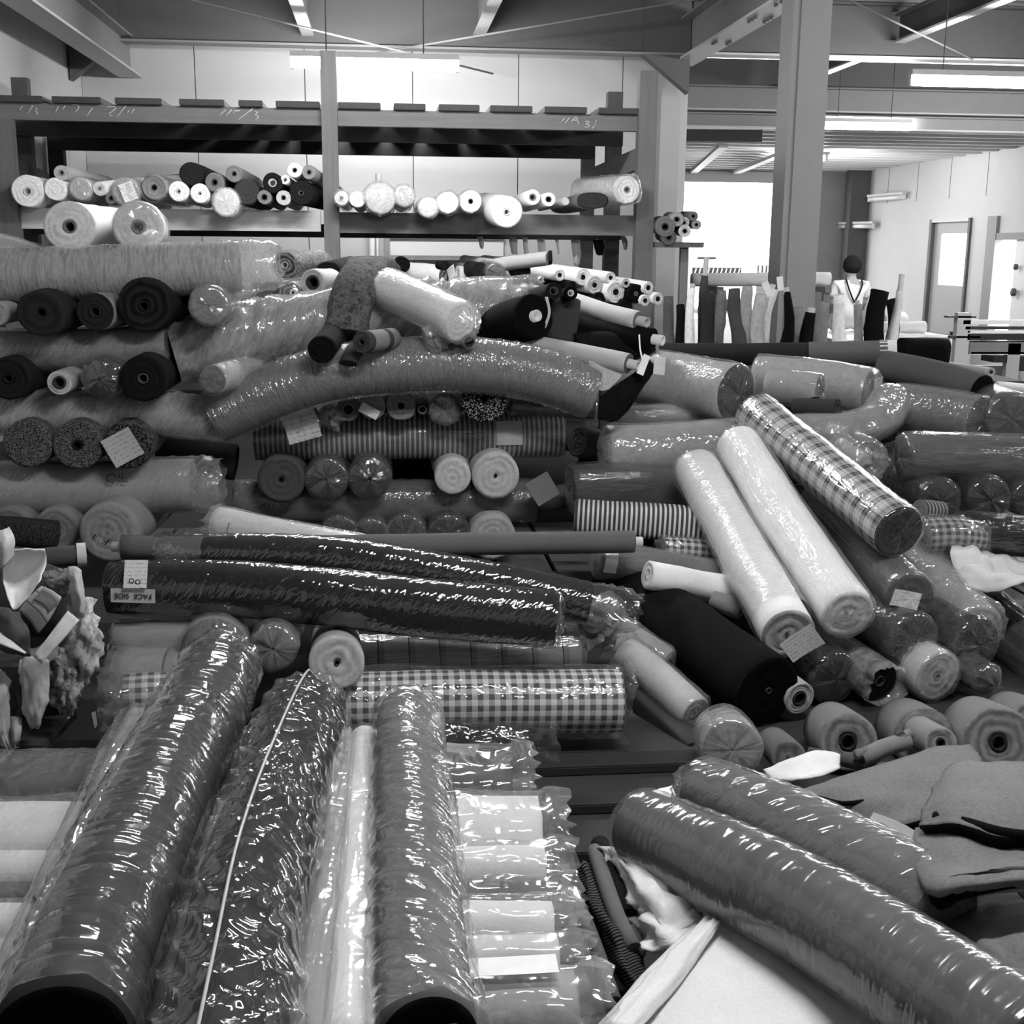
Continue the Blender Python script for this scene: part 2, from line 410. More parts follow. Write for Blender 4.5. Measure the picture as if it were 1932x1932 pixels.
def label_on(th, C, T, Nn, B, L, rr, tg):
    """sheet of paper bent over the roll: (position along 0..1, angle deg from top, length m, arc m, grey)"""
    kind = tg[0]
    if kind == 'side':
        _, s, ang, ln, arc, g = tg[:6]; mk = tg[6] if len(tg) > 6 else True
        n, m = 6, 8; S = np.linspace(s*L[-1]-ln/2, s*L[-1]+ln/2, n); V = []; uv = []
        for lay in (.0085, .0075):
            for x in S:
                c = np.array([np.interp(x, L, C[:, k]) for k in range(3)]); r = np.interp(x, L, rr); i = int(np.argmin(np.abs(L-x)))
                for k in range(m):
                    a = math.radians(ang)+(k/(m-1)-.5)*arc/r
                    V.append(c+(Nn[i]*math.cos(a)+B[i]*math.sin(a))*(r+lay))
        Fc = grid_faces(n, m, 0, closed=False)+grid_faces(n, m, n*m, flip=True, closed=False)
        for f in Fc:
            for v in f: v %= n*m; uv.append(((v//m)/(n-1), (v % m)/(m-1)))
        mesh('paper_label', V, Fc, paper(g, mk), th, uv)
    else:                                      # 'end': card stuck on the near end: (end, width, height, grey, rotation, du, dv)
        _, e, wd, ht, g, rot, du, dv = tg[:8]
        i = 0 if e == 0 else -1; t = T[i]*(-1 if e == 0 else 1); c = C[i]+t*.022+Nn[i]*dv*rr[i]+B[i]*du*rr[i]
        a = math.radians(rot); x = B[i]*math.cos(a)+Nn[i]*math.sin(a); y = -B[i]*math.sin(a)+Nn[i]*math.cos(a)
        card(c, x, y, t, wd, ht, g, th)
def card(c, x, y, t, wd, ht, g, parent=None, name='paper_label', bend=.12, marks=True, n=5):
    V = []; uv = []
    for lay in (.0006, -.0006):
        for i in range(n):
            for j in range(n):
                a = i/(n-1)-.5; b = j/(n-1)-.5
                V.append(np.array(c)+np.array(x)*a*wd+np.array(y)*b*ht+np.array(t)*(lay+bend*wd*(a*a+.6*a*b)))
    Fc = grid_faces(n, n, 0, closed=False)+grid_faces(n, n, n*n, flip=True, closed=False)
    for f in Fc:
        for v in f: v %= n*n; uv.append(((v//n)/(n-1), (v % n)/(n-1)))
    return mesh(name, V, Fc, paper(g, marks), parent, uv)
def er(label, px, py, y, d, g=120, L=1.3, dr=(0, 1, 0), **kw):
    """roll seen end on: its near end at a pixel and depth, its body running back along dr"""
    p = Y(px, py, y); r = d/2*mpp(p); q = p+Vector(dr).normalized()*L
    return roll(label, [p, q], r, g, **kw)
def hr(label, pts, d, g=120, **kw):
    r = d/2*mpp(pts[len(pts)//2]); return roll(label, pts, r, g, **kw)
def cloth(label, grid, g=150, mat=None, thick=.012, sub=7, noise=.006, nf=9, name='folded_cloth', cat='cloth', edgeg=None, parent=None, group=None, seed=None):
    """sheet through a grid of points, with thickness and soft folds"""
    SEED[0] += 1; sd = seed or SEED[0]
    G = np.array([[list(p) for p in row] for row in grid], float)
    rows = np.stack([smooth_n(G[i], sub) for i in range(G.shape[0])]); S = np.stack([smooth_n(rows[:, j], sub) for j in range(rows.shape[1])], 1)
    n, m = S.shape[:2]
    du = np.gradient(S, axis=0); dv = np.gradient(S, axis=1); nr = np.cross(du, dv); nr /= np.linalg.norm(nr, axis=2)[:, :, None]+1e-9
    if (nr @ np.array(FWD)).mean() > 0: nr = -nr; fl = True
    else: fl = False
    ii, jj = np.meshgrid(np.linspace(0, 1, n), np.linspace(0, 1, m), indexing='ij')
    h = noise*(2*vn(ii*nf, jj*nf, sd)-1)+noise*.5*(2*vn(ii*nf*2.3, jj*nf*2.3, sd+4)-1)
    top = S+nr*h[:, :, None]; bot = top-nr*thick
    V = np.vstack([top.reshape(-1, 3), bot.reshape(-1, 3)]); k = n*m
    Fc = grid_faces(n, m, 0, flip=fl, closed=False); MI = [0]*len(Fc); f2 = grid_faces(n, m, k, flip=not fl, closed=False); Fc += f2; MI += [0]*len(f2)
    bd = [(0, j) for j in range(m)]+[(i, m-1) for i in range(1, n)]+[(n-1, j) for j in range(m-2, -1, -1)]+[(i, 0) for i in range(n-2, 0, -1)]
    ix = [i*m+j for i, j in bd]
    for a in range(len(ix)):
        b = (a+1) % len(ix); q = (ix[a], ix[b], k+ix[b], k+ix[a]); Fc.append(q[::-1] if fl else q); MI.append(1)
    UV = []
    su = float(np.linalg.norm(S[-1, m//2]-S[0, m//2])); sv = float(np.linalg.norm(S[n//2, -1]-S[n//2, 0]))
    for f in Fc:
        for v in f: v %= k; UV.append((v//m/(n-1)*su, v % m/(m-1)*sv))
    mt = mat or fab(g)
    o = mesh(name, V, Fc, [mt, fab(edgeg) if edgeg is not None else mt], parent, UV, MI)
    if parent is None: tag(o, label, cat, group)
    return o
def smooth_n(P, sub):
    P = np.asarray(P, float); Q = np.vstack([2*P[0]-P[1], P, 2*P[-1]-P[-2]]); out = []
    for k in range(len(P)-1):
        p0, p1, p2, p3 = Q[k:k+4]; t = np.linspace(0, 1, sub, endpoint=False)[:, None]
        out.append(.5*((2*p1)+(-p0+p2)*t+(2*p0-5*p1+4*p2-p3)*t**2+(-p0+3*p1-3*p2+p3)*t**3))
    out.append(P[-1:]); return np.vstack(out)
def tube(name, pts, r, m, parent=None, N=8, step=.2):
    C = smooth_path(pts, step); T, Nn, B = frame(C); cs, sn = secshape(N, 2, 1, 1)
    V = sweepv(C, T, Nn, B, cs, sn, np.full((len(C), N), r)).reshape(-1, 3); Fc = grid_faces(len(C), N)
    Fc.append(tuple(range(N))); Fc.append(tuple(range((len(C)-1)*N, len(C)*N))[::-1])
    return mesh(name, V, Fc, m, parent)
def text(name, s, c, x, y, size, m, parent, ext=.0006):
    cu = bpy.data.curves.new('t', 'FONT'); cu.body = s; cu.size = size; cu.align_x = 'CENTER'; cu.align_y = 'CENTER'; cu.extrude = ext
    ob = bpy.data.objects.new('t', cu); COL.objects.link(ob); dg = bpy.context.evaluated_depsgraph_get()
    me = bpy.data.meshes.new_from_object(ob.evaluated_get(dg)); bpy.data.objects.remove(ob)
    x = Vector(x).normalized(); y = Vector(y).normalized(); z = x.cross(y)
    V = [Vector(c)+x*v.co.x+y*v.co.y+z*v.co.z for v in me.vertices]; Fc = [tuple(p.vertices) for p in me.polygons]
    return mesh(name, V, Fc, m, parent, smooth=False)
# ------------------------------------------------------------------ the hall
XL, XR, YF, YB, YE, ZC = -3.15, 11.0, -3.0, 14.0, 28.0, 4.27
wallm = plain('painted_wall_panel', 206, .55, .25, 3.0, .10)
wallg = plain('painted_concrete', 150, .7, .2, 2.0, .25)
steel = plain('grey_painted_steel', 134, .5, .4, 5, .15)
steeld = plain('dark_painted_steel', 86, .55, .4, 5, .15)
steell = plain('pale_painted_steel', 195, .45, .4, 5, .12)
def struct(o): o['kind'] = 'structure'; return o
s = NT('floor_concrete'); ob = s.obj(); a = s.noise(1.3, 5, ob); b = s.noise(30, 3, ob)
fm = s.pbr(s.math('MULTIPLY', lin(56), s.math('ADD', .6, s.math('ADD', s.math('MULTIPLY', a, .6), s.math('MULTIPLY', b, .2)))), .5, s.bump(b, .2, .002), .3)
struct(box('floor', (XL-.3, YF-.3, -.2), (XR+.3, YE+.3, 0), fm))
def panel_wall(name, axis, c, a0, a1, z0, z1, pitch, phase, thick=.12, side=1, m=None):
    """wall_* backing with one upright sheet per panel in front of it"""
    m = m or wallm
    dk = plain('panel_joint', 70, .8)
    if axis == 'y': w_ = box(name, (a0, c+.03*side, z0), (a1, c+(.03+thick)*side, z1), dk)
    else: w_ = box(name, (c+.03*side, a0, z0), (c+(.03+thick)*side, a1, z1), dk)
    struct(w_)
    e = a0+((phase-a0) % pitch); edges = [a0]+[x for x in np.arange(e, a1, pitch) if a0+.05 < x < a1-.05]+[a1]
    for p, q in zip(edges[:-1], edges[1:]):
        if axis == 'y': box('panel', (p+.005, c, z0), (q-.005, c+.03*side, z1), m, w_)
        else: box('panel', (c, p+.005, z0), (c+.03*side, q-.005, z1), m, w_)
    return w_
panel_wall('wall_back', 'y', YB, XL, 3.42, 0, ZC, 1.16, Y(368, 150, 14).x, m=plain('back_wall_panel', 186, .55, .25, 3.0, .10))
panel_wall('wall_left', 'x', XL, YF, YB+.1, 0, ZC, 1.15, 12.1, side=-1)
struct(box('wall_front', (XL-.15, YF-.15, 0), (XR+.15, YF, ZC), wallg))
struct(box('wall_inner', (3.30, YB+.15, 0), (3.42, YE, ZC), wallg))
# far wall with the open roller door
ox0, ox1, oz = Y(1262, 400, YE).x, Y(1528, 400, YE).x, Y(1400, 343, YE).z
fw = struct(box('wall_far', (3.42, YE, oz), (XR, YE+.15, ZC), wallg))
box('pier', (3.42, YE, 0), (ox0, YE+.15, oz), wallg, fw); box('pier', (ox1, YE, 0), (XR, YE+.15, oz), wallg, fw)
box('lintel', (ox0-.1, YE-.06, oz-.02), (ox1+.1, YE, oz+.22), steell, fw)
# right wall with two doors
d1a, d1b = X(1828, 500, XR).y, X(1752, 500, XR).y; dz = X(1790, 413, XR).z
d2a, d2b = X(1990, 500, XR).y, X(1862, 500, XR).y; dz2 = X(1870, 440, XR).z
wr_ = struct(box('wall_right', (XR, YF, 2.6), (XR+.15, YE, ZC), wallm))
for a, b in ((YF, d2a), (d2b, d1a), (d1b, YE)): box('panel', (XR, a, 0), (XR+.12, b, 2.6), wallm, wr_)
box('panel', (XR, d1a, dz), (XR+.12, d1b, 2.6), wallm, wr_); box('panel', (XR, d2a, dz2), (XR+.12, d2b, 2.6), wallm, wr_)
for yy in np.arange(10, YE, 1.5): box('panel_seam', (XR-.004, yy, 2.6), (XR, yy+.012, ZC), plain('panel_joint', 70, .8), wr_)
dr1 = struct(thing('door_1', None, None, (XR, d1a, 0)))
dm = plain('grey_door_paint', 165, .5); 
box('door_frame', (XR-.05, d1b-.10, 0), (XR+.1, d1b, dz), steeld, dr1); box('door_frame', (XR-.05, d1a, 0), (XR+.1, d1a+.08, dz), steeld, dr1)
box('door_frame', (XR-.05, d1a+.08, dz-.06), (XR+.1, d1b-.10, dz), steell, dr1)
box('door_leaf', (XR+.03, d1a+.08, 0), (XR+.07, d1b-.10, .95), dm, dr1); box('door_leaf', (XR+.03, d1b-.42, .95), (XR+.07, d1b-.10, dz-.06), dm, dr1)
box('door_leaf', (XR+.03, d1a+.08, dz-.28), (XR+.07, d1b-.42, dz-.06), dm, dr1)
s = NT('frosted_glass'); e = s.n('BsdfTranslucent', {0: (.9, .9, .9, 1)}).outputs[0]; t_ = s.n('BsdfTransparent').outputs[0]
s.t.links.new(s.n('MixShader', {0: .5, 1: e, 2: t_}).outputs[0], s.out.inputs[0]); glassm = s.m
box('pane', (XR+.045, d1a+.08, .95), (XR+.055, d1b-.42, dz-.28), glassm, dr1)
dr2 = struct(thing('door_2', None, None, (XR, d2a, 0)))
box('door_frame', (XR-.06, d2b-.34, 0), (XR+.1, d2b, dz2+.3), steel, dr2); box('door_frame', (XR-.05, d2a, dz2-.12), (XR+.1, d2b-.3, dz2), steel, dr2)
box('door_leaf', (XR+.02, d2a, 0), (XR+.06, d2b-.95, dz2-.12), plain('white_door_paint', 235, .4), dr2)
for z_, r_ in ((Y(1920, 503, 21).z, .05), (Y(1922, 550, 21).z, .07)):
    yy = X(1921, 503, XR).y; mesh('door_knob', [(XR-.02+(.0 if k else -.05), yy+r_*math.cos(a), z_+r_*math.sin(a)) for k in (0, 1) for a in np.linspace(0, 2*math.pi, 12, endpoint=False)],
        [(j, (j+1) % 12, 12+(j+1) % 12, 12+j) for j in range(12)]+[tuple(range(12))[::-1]], steeld, dr2)
# ceiling: ribbed steel deck; a lower joisted ceiling in the far bay
prof = []; y_ = YF
while y_ < 18:
    prof += [(y_, ZC), (y_+.10, ZC), (y_+.13, ZC+.05), (y_+.22, ZC+.05)]; y_ += .25
V = [(x, p[0], p[1]) for x in (XL-.2, XR+.2) for p in prof]; n = len(prof)
deckm = plain('ribbed_steel_deck', 112, .6, .3, 6, .15)
struct(mesh('ceiling', V, [(i, i+1, n+i+1, n+i) for i in range(n-1)], deckm, smooth=False))
box('deck_cover', (XL-.2, YF-.2, ZC+.06), (XR+.2, 18.1, ZC+.1), deckm, bpy.data.objects['ceiling'])
zl = 3.36
lc = struct(box('ceiling_far_bay', (3.4, 18, zl+.14), (XR+.2, YE+.2, zl+.2), plain('dim_deck', 45, .7)))
k = 0
for yy in np.arange(18.6, YE, .62): box('joist', (3.42, yy, zl), (XR, yy+.13, zl+.14), plain('lit_joist_white', 240, .5), lc)  # joist white and dark deck put outside light and shade into the colours
struct(box('trim_1', (3.42, 18.0, zl), (XR, 18.08, ZC), plain('fascia_paint', 112, .6, .2, 3, .1)))

def ibeam(label, p, q, wd, ht, m=None, mf=None, stiff=0, name='steel_girder'):
    """I-section beam; p and q are the middle of the bottom flange's underside"""
    p = Vector(p); q = Vector(q); m = m or steel; th = thing(name, label, 'beam', (p+q)/2); u = Vector((0, 0, 1)); t = .022
    obox('bottom_flange', p+u*t/2, q+u*t/2, wd, t, mf or m, th); obox('top_flange', p+u*(ht-t/2), q+u*(ht-t/2), wd, t, m, th)
    obox('web', p+u*ht/2, q+u*ht/2, .016, ht-2*t, m, th)
    d = (q-p).normalized(); sd_ = d.cross(u)
    for k in range(stiff):
        c = p+(q-p)*((k+.5)/stiff)
        obox('stiffener', c-sd_*wd*.45+u*ht/2, c+sd_*wd*.45+u*ht/2, ht-2*t, .012, m, th, up=d)
    return th
zg = Y(700, 92, 13.5).z
g1 = ibeam('long grey steel girder across the back wall above the timber rack', (XL+.5, 13.5, zg), (3.25, 13.5, zg), .22, ZC-zg-.01, steeld, steel)
# haunches at both ends of the girder
for xa, sg, nm in ((XL+.02, 1, 'l'), (3.28, -1, 'r')):
    V = [(xa, 13.42, zg-.38), (xa+sg*.5, 13.42, zg), (xa+sg*.5, 13.42, ZC-.02), (xa, 13.42, ZC-.02)]; V += [(a, 13.58, c) for a, b, c in V]
    mesh('haunch', V, [(0, 1, 2, 3), (7, 6, 5, 4), (0, 4, 5, 1), (1, 5, 6, 2), (2, 6, 7, 3), (3, 7, 4, 0)], steeld, g1, smooth=False)
pz = Y(1400, 107, YB-.1).z
ibeam('steel girder across the right bay behind the tall column', (3.42, YB-.1, pz), (XR, YB-.1, Y(1900, 117, YB-.1).z), .24, ZC-pz-.01, steeld, steell)
ibeam('pale-flanged girder at the mouth of the low far bay', (3.42, 17.8, Y(1600, 214, 17.8).z), (XR, 17.8, Y(1600, 214, 17.8).z), .2, .34, steel, steell, name='steel_girder')
ibeam('lower cross girder under the low far bay fascia', (3.42, 17.55, Y(1450, 243, 17.55).z), (10.0, 17.55, Y(1450, 243, 17.55).z), .2, .2, steel, steell)
# crane rail beam along the left wall and the beam that the tall column carries
ra, rb = X(60, 18, -2.62), X(228, 134, -2.62)
zr = rb.z
ibeam('steel runway beam along the left wall near the roof', (-2.62, 6.0, zr), (-2.62, 13.9, zr), .24, .36, steel, steell)
cb = ibeam('bolted steel beam with bright lower flange carried by tall column', (3.3, 3.0, 3.57), (3.3, 13.9, 3.57), .26, .42, steel, steell, stiff=0)
for yy in (10.2, 10.35, 10.9, 11.0, 11.1, 12.2, 12.3):
    for sx in (-.07, .07): tube('bolt', [(3.3+sx, yy, 3.57), (3.3+sx, yy, 3.545)], .018, steeld, cb, 6)
for px, yy0, lab in ((580, 9.0, 'left'), (905, 9.0, 'middle')):
    p = Y(px, 66, 13.3); ibeam('slim pale ceiling purlin above the %s' % ('hanging lamp over the rack' if lab == 'left' else 'middle of the rack, right of the lamp'),
                              (p.x, yy0, p.z), (p.x, 13.38, p.z), .12, ZC-p.z-.01, steel, steell, name='ceiling_purlin')
p = Y(1700, 80, 13.7); ibeam('pale ceiling purlin over the right bay, front stretch', (p.x, 9, p.z), (p.x, 13.75, p.z), .13, .3, steeld, steell, name='ceiling_purlin')
ibeam('pale ceiling purlin over the right bay, behind the girder', (p.x, 14.1, p.z-.02), (p.x, 17.6, p.z-.02), .13, .3, steeld, steell, name='ceiling_purlin')
for (a, b, lab) in ((Y(330, -8, 11.5), Y(930, 139, 13.3), 'thin brace rod crossing behind the lit lamp above the rack'),
                    (Y(1330, -4, 11.5), Y(690, 103, 13.3), 'thin brace rod rising to the right above the rack'),
                    (Y(1590, -6, 11.5), Y(1835, 112, 13.6), 'thin brace rod falling to the right above the far lamp')):
    t_ = tube('brace_rod', [a, b], .010, steel, None, 8, 2); tag(t_, lab, 'rod')
# low bay services
for px0, py0, px1, py1, lab in ((1300, 345, 1365, 275, 'left'), (1378, 330, 1475, 290, 'right')):
    a = Z(px0, min(py0, 332), zl-.06); b = Z(px1, py1, zl-.06)
    t_ = obox('ceiling_rail', a, b, .16, .06, steell); tag(t_, 'white rail under the slatted far ceiling, %s one of two' % lab, 'rail')
du = Y(1345, 258, 18.3); o = obox('roof_duct', (Y(1270, 258, 17.4).x, 17.4, Y(1345, 258, 17.4).z), (Y(1432, 260, 17.4).x, 17.4, Y(1432, 258, 17.4).z), .3, .16, plain('black_duct', 42, .6))
tag(o, 'dark flat duct hanging below the far bay girder', 'duct')
tr = thing('lattice_truss', 'small lattice truss running down to the right wall corner', 'truss', X(1650, 290, 10.2))
a, b = X(1735, 262, 10.6), X(1552, 308, 10.6); a2 = a+Vector((0, 0, -.22)); b2 = b+Vector((0, 0, -.16))
tube('top_chord', [a, b], .035, steell, tr, 6, 5); tube('bottom_chord', [a2, b2], .035, steell, tr, 6, 5)
for k in range(8):
    f0, f1 = k/8, (k+.5)/8; tube('lattice_bar', [a+(b-a)*f0, a2+(b2-a2)*f1], .022, steel, tr, 5, 5)
    tube('lattice_bar', [a2+(b2-a2)*f1, a+(b-a)*((k+1)/8)], .022, steel, tr, 5, 5)
# columns
co = thing('steel_column', 'tall grey boxed steel column standing in the middle of the hall', 'column', (3.3, 9.7, 0))
cw = 72*mpp(Y(1520, 60, 9.7))/2; cx = Y(1511, 300, 9.7).x
box('shaft', (cx-cw, 9.62, .02), (cx+cw, 9.92, 4.26), steel, co); box('web_plate', (cx-cw*.62, 9.605, .02), (cx+cw, 9.62, 4.26), steel, co)
box('base_plate', (cx-cw-.08, 9.55, 0), (cx+cw+.08, 10.0, .02), steeld, co)
c2 = thing('steel_column', 'pale steel column behind the right end of the timber rack', 'column', (3.2, 13.75, 0))
xa, xb = Y(1243, 300, 13.75).x, Y(1279, 300, 13.75).x
box('shaft', (xa, 13.72, .02), (xb, 13.95, ZC-.05), plain('wall_column_paint', 165, .6), c2); box('base_plate', (xa-.05, 13.65, 0), (xb+.05, 13.98, .02), steeld, c2)
c3 = thing('steel_column', 'dark column in the far corner beside the right wall', 'column', (10.6, 27.7, 0))
xa, xb = Y(1600, 400, 27.6).x, Y(1640, 400, 27.6).x
box('shaft', (xa, 27.5, .02), (xb, 27.8, 3.4), steeld, c3); box('base_plate', (xa-.05, 27.45, 0), (xb+.05, 27.85, .02), steeld, c3)

# ------------------------------------------------------------------ lamps
def lamp(label, c, L=1.48, lit=True, ax=(1, 0, 0), hang=None, group=None, r=.048):
    c = Vector(c); a = Vector(ax).normalized(); th = thing('fluorescent_lamp', label, 'lamp', c, group)
    obox('housing', c-a*(L/2+.03)+Vector((0, 0, .075)), c+a*(L/2+.03)+Vector((0, 0, .075)), .11, .05, steell, th)
    em = emit('lit_tube', TUBE) if lit else plain('unlit_tube_glass', 235, .25)
    tube('tube', [c-a*L/2, c+a*L/2], r, em, th, 10, .3)
    for s_ in (-1, 1): obox('lamp_holder', c+a*s_*(L/2+.0)+Vector((0, 0, .0)), c+a*s_*(L/2+.03), .06, .10, plain('white_plastic', 225, .4), th)
    if hang:
        for s_ in (-.6, .6): tube('hanger', [c+a*s_*L/2+Vector((0, 0, .1)), c+a*s_*L/2+Vector((0, 0, hang-c.z))], .006, steeld, th, 5, 5)
    return th
lz = Y(708, 122, 11.9)
lamp('glowing fluorescent lamp hanging above the timber rack', lz, hang=ZC)
lr = Y(1720, 152, 11.9); lamp('glowing fluorescent lamp at the right edge, nearest the wall', (lr.x+.75, 11.9, lr.z), hang=ZC)
lf = Y(1630, 238, 17.4); lamp('glowing fluorescent lamp right of the tall column, farther back', lf, 1.3, hang=ZC)
lzz = lz.z
for x_, y_, nm in ((.0, 7.2, 'glowing lamp in the row over the middle of the fabric piles'), (5.9, 7.2, 'glowing lamp over the right side of the hall'),
                   (1.0, 2.3, 'glowing lamp overhead near the front, left row'), (5.9, 2.6, 'glowing lamp overhead near the front, right row'), (9.0, 14.5, 'added unseen lamp brightening the right wall'), (7.85, 22.5, 'added lamp in the far bay, hidden by the column')):  # last two lamps are added and unseen; one brightens the right wall
    lamp(nm, (x_, y_, min(lzz, 3.2 if y_ > 18 else lzz)), ax=(0, 1, 0) if y_ > 18 else (1, 0, 0), hang=ZC if y_ < 18 else zl)
p = X(1616, 427, 10.9); lamp('unlit white tube lamp on the right wall near the corner', X(1616, 427, 10.7), 1.1, False, (.35, -1, 0))
q = X(1672, 372, 10.9); lamp('unlit tube lamp higher on the right wall', X(1672, 374, 10.85), 1.5, False, (.1, -1, 0))

# ------------------------------------------------------------------ timber rack at the back
RY0, RY1, RY2 = 9.5, 10.85, 12.3
rk = thing('storage_rack', 'tall timber storage rack with planks and chalked beams along the back wall', 'rack', (0, 9.5, 0))
wv, wd_ = wood(132, 2), wood(128, 0)
def post(px, wpx, ytop, yy, m, z0=0.0):
    a = Y(px-wpx/2, ytop, yy); b = Y(px+wpx/2, ytop, yy); return box('post', (a.x, yy-.05, z0), (b.x, yy+.06, a.z), m, rk)
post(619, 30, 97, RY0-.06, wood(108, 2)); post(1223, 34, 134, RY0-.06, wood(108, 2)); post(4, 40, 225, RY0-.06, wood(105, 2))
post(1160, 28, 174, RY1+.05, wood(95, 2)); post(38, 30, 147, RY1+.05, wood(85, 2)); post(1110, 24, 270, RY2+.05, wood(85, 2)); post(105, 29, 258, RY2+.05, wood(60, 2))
def beam(x0, x1, ytop, ybot, yy, m, xm=700):
    a = Y(xm, ytop, yy); b = Y(xm, ybot, yy); return box('beam', (Y(x0, ytop, yy).x, yy-.03, b.z), (Y(x1, ytop, yy).x, yy+.04, a.z), m, rk)
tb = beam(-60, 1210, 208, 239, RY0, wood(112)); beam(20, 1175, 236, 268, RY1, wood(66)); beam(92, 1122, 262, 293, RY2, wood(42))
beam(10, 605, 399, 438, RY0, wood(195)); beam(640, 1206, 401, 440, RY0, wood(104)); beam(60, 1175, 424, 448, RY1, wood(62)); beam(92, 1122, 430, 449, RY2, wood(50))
beam(-60, 1210, 562, 602, RY0, wood(100)); zs = Y(700, 562, RY0).z
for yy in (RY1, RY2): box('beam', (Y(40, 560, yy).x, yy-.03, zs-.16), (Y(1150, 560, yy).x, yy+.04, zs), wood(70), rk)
for k in range(14): box('shelf_board', (-2.9+k*.35, 9.42, zs+.001), (-2.9+k*.35+.3, 12.4, zs+.03), wood(75, 1), rk)
ztop = Y(700, 208, RY0).z
for (a, b) in ((-6, 80), (98, 190), (217, 305), (338, 423), (450, 495), (520, 603), (637, 718), (743, 803), (828, 905), (925, 1005), (1028, 1108), (1130, 1208)):
    xa, xb = Y(a, 200, 9.42).x, Y(b, 200, 9.42).x
    box('plank', (xa, 9.42, ztop+.001), (xb, 12.45, ztop+.045), wood(70, 1), rk, .004)
obox('side_rail', Y(1206, 300, 9.6), Y(1100, 342, 12.2), .05, .16, wood(120, 1), rk)
obox('side_rail', Y(-5, 300, 9.6), Y(88, 342, 12.0), .05, .14, wood(90, 1), rk)
chalk = plain('white_chalk', 185, .9)
for st in ([(36, 209), (42, 200)], [(51, 216), (62, 199)], [(66, 203), (70, 207), (66, 210), (71, 213), (66, 216)], [(104, 213), (110, 200)], [(117, 208), (123, 199)], [(136, 198), (144, 197), (149, 203), (141, 212)], [(163, 220), (174, 204)],
           [(200, 203), (214, 201), (219, 204), (203, 217), (212, 218)], [(219, 222), (238, 199)], [(240, 213), (244, 208)], [(246, 215), (253, 206)], [(414, 218), (426, 207)], [(425, 220), (437, 207)], [(441, 214), (440, 210), (453, 209)],
           [(448, 227), (477, 205)], [(480, 211), (486, 212), (481, 217), (488, 220), (482, 226)], [(1060, 230), (1066, 222)], [(1066, 233), (1075, 222)], [(1078, 230), (1087, 221), (1089, 226), (1092, 236)], [(1082, 227), (1088, 227)],
           [(1104, 229), (1111, 229), (1111, 232), (1105, 234), (1112, 236), (1110, 240), (1103, 240)], [(1125, 226), (1124, 234)], [(1117, 243), (1123, 237)]):
    tube('chalk_stroke', [Y(x_, y_, RY0-.033) for x_, y_ in st], .0045, chalk, tb, 5, .03)
# rolls lying on the middle shelf, seen end on
SH = 9.22
def sh(px, py, d, g, lab, core=.3, coreg=175, L=1.5, wrap=None, y=SH, dr=(0, 1, .0), eg=None, **kw):
    kw.setdefault('endm', edge(eg if eg is not None else min(252, g+15), 230, .10))
    return er(lab, px, py, y, d, g, L, dr, core=core, coreg=coreg, wrap=wrap, group='rolls on the middle rack shelf', N=22, step=.5, **kw)
fw_ = lambda **k: dict(dict(kind='crumple', amp=.006, off=.006, q=.6, c1='none', haze=.25, bst=0.68), **k)
sh(52, 361, 60, 235, 'leftmost white roll on the middle shelf, thick with a small core', .28, 215)
sh(116, 326, 29, 185, 'small pale roll with a dark core, perched upper left on middle shelf', .36, 150)
sh(105, 357, 43, 240, 'white closed roll under the small perched roll, left shelf', None)
sh(152, 356, 42, 190, 'film-wrapped grey roll fourth along the left shelf', None, wrap=fw_())
sh(188, 356, 27, 235, 'thin white tube roll with grey body slanting back, left shelf', .3, 200, dr=(.28, 1, .10))
sh(210, 374, 22, 120, 'little grey roll tucked low behind the upper left big white roll', .4, 60)
sh(238, 362, 51, 175, 'film-bagged grey roll with a white patch, above second big roll', None, wrap=fw_(haze=.3), tags=(('end', 0, .10, .13, 245, 20, .2, 0),))
sh(291, 354, 48, 140, 'mid-grey roll with black core hole in a loose film bag', .2, 40, wrap=fw_(c0='flare', ext=.04))
sh(337, 361, 38, 238, 'white roll left of a second white one under the dark roll', .25, 215)
sh(377, 365, 37, 240, 'white roll right of its white neighbour under the dark roll', .2, 220)
sh(361, 328, 45, 38, 'near-black roll lying on top of two white rolls', None)
sh(405, 344, 36, 120, 'grey roll with a black core, right of the near-black roll', .34, 70)
sh(442, 328, 32, 125, 'grey roll with small core at the top of the shelf row', .26, 60)
sh(426, 382, 47, 248, 'bright white bagged roll drooping over the shelf edge', None, y=9.12, az=1.12, wrap=fw_(haze=.5))
sh(465, 363, 48, 62, 'charcoal roll under the small topmost grey roll', None)
sh(514, 345, 38, 28, 'black roll with a pale ringed core near the rack post', .42, 190)
sh(499, 372, 27, 130, 'small grey roll with dark core below the ringed black roll', .42, 50)
sh(535, 373, 28, 190, 'small pale roll with dark core beside the larger black roll', .3, 60)
sh(538, 339, 17, 225, 'thin white tube right of the ringed black roll', .5, 190)
sh(556, 321, 28, 235, 'white roll with black core on top near the rack post', .32, 80)
sh(583, 325, 27, 135, 'grey roll with core, topmost beside the rack post', .3, 60, dr=(.1, 1, -.05))
sh(568, 364, 47, 30, 'black roll with faint ring core against the rack post', .22, 90, dr=(.1, 1, 0))
sh(644, 374, 26, 225, 'small white roll just right of the middle rack post', .4, 215, wrap=fw_())
sh(674, 376, 30, 225, 'white closed roll second right of the rack post', None)
sh(717, 374, 58, 215, 'big crinkled film-bagged roll on the right shelf, with a peg behind', None, wrap=fw_(haze=.35, amp=.012, c0='gather', ext=.05))
sh(763, 370, 38, 200, 'film-bagged pale roll right of the big crinkled one', None, wrap=fw_(haze=.35, amp=.01))
sh(808, 391, 37, 235, 'low white bagged roll overhanging the right shelf', None, wrap=fw_(haze=.4), y=9.15)
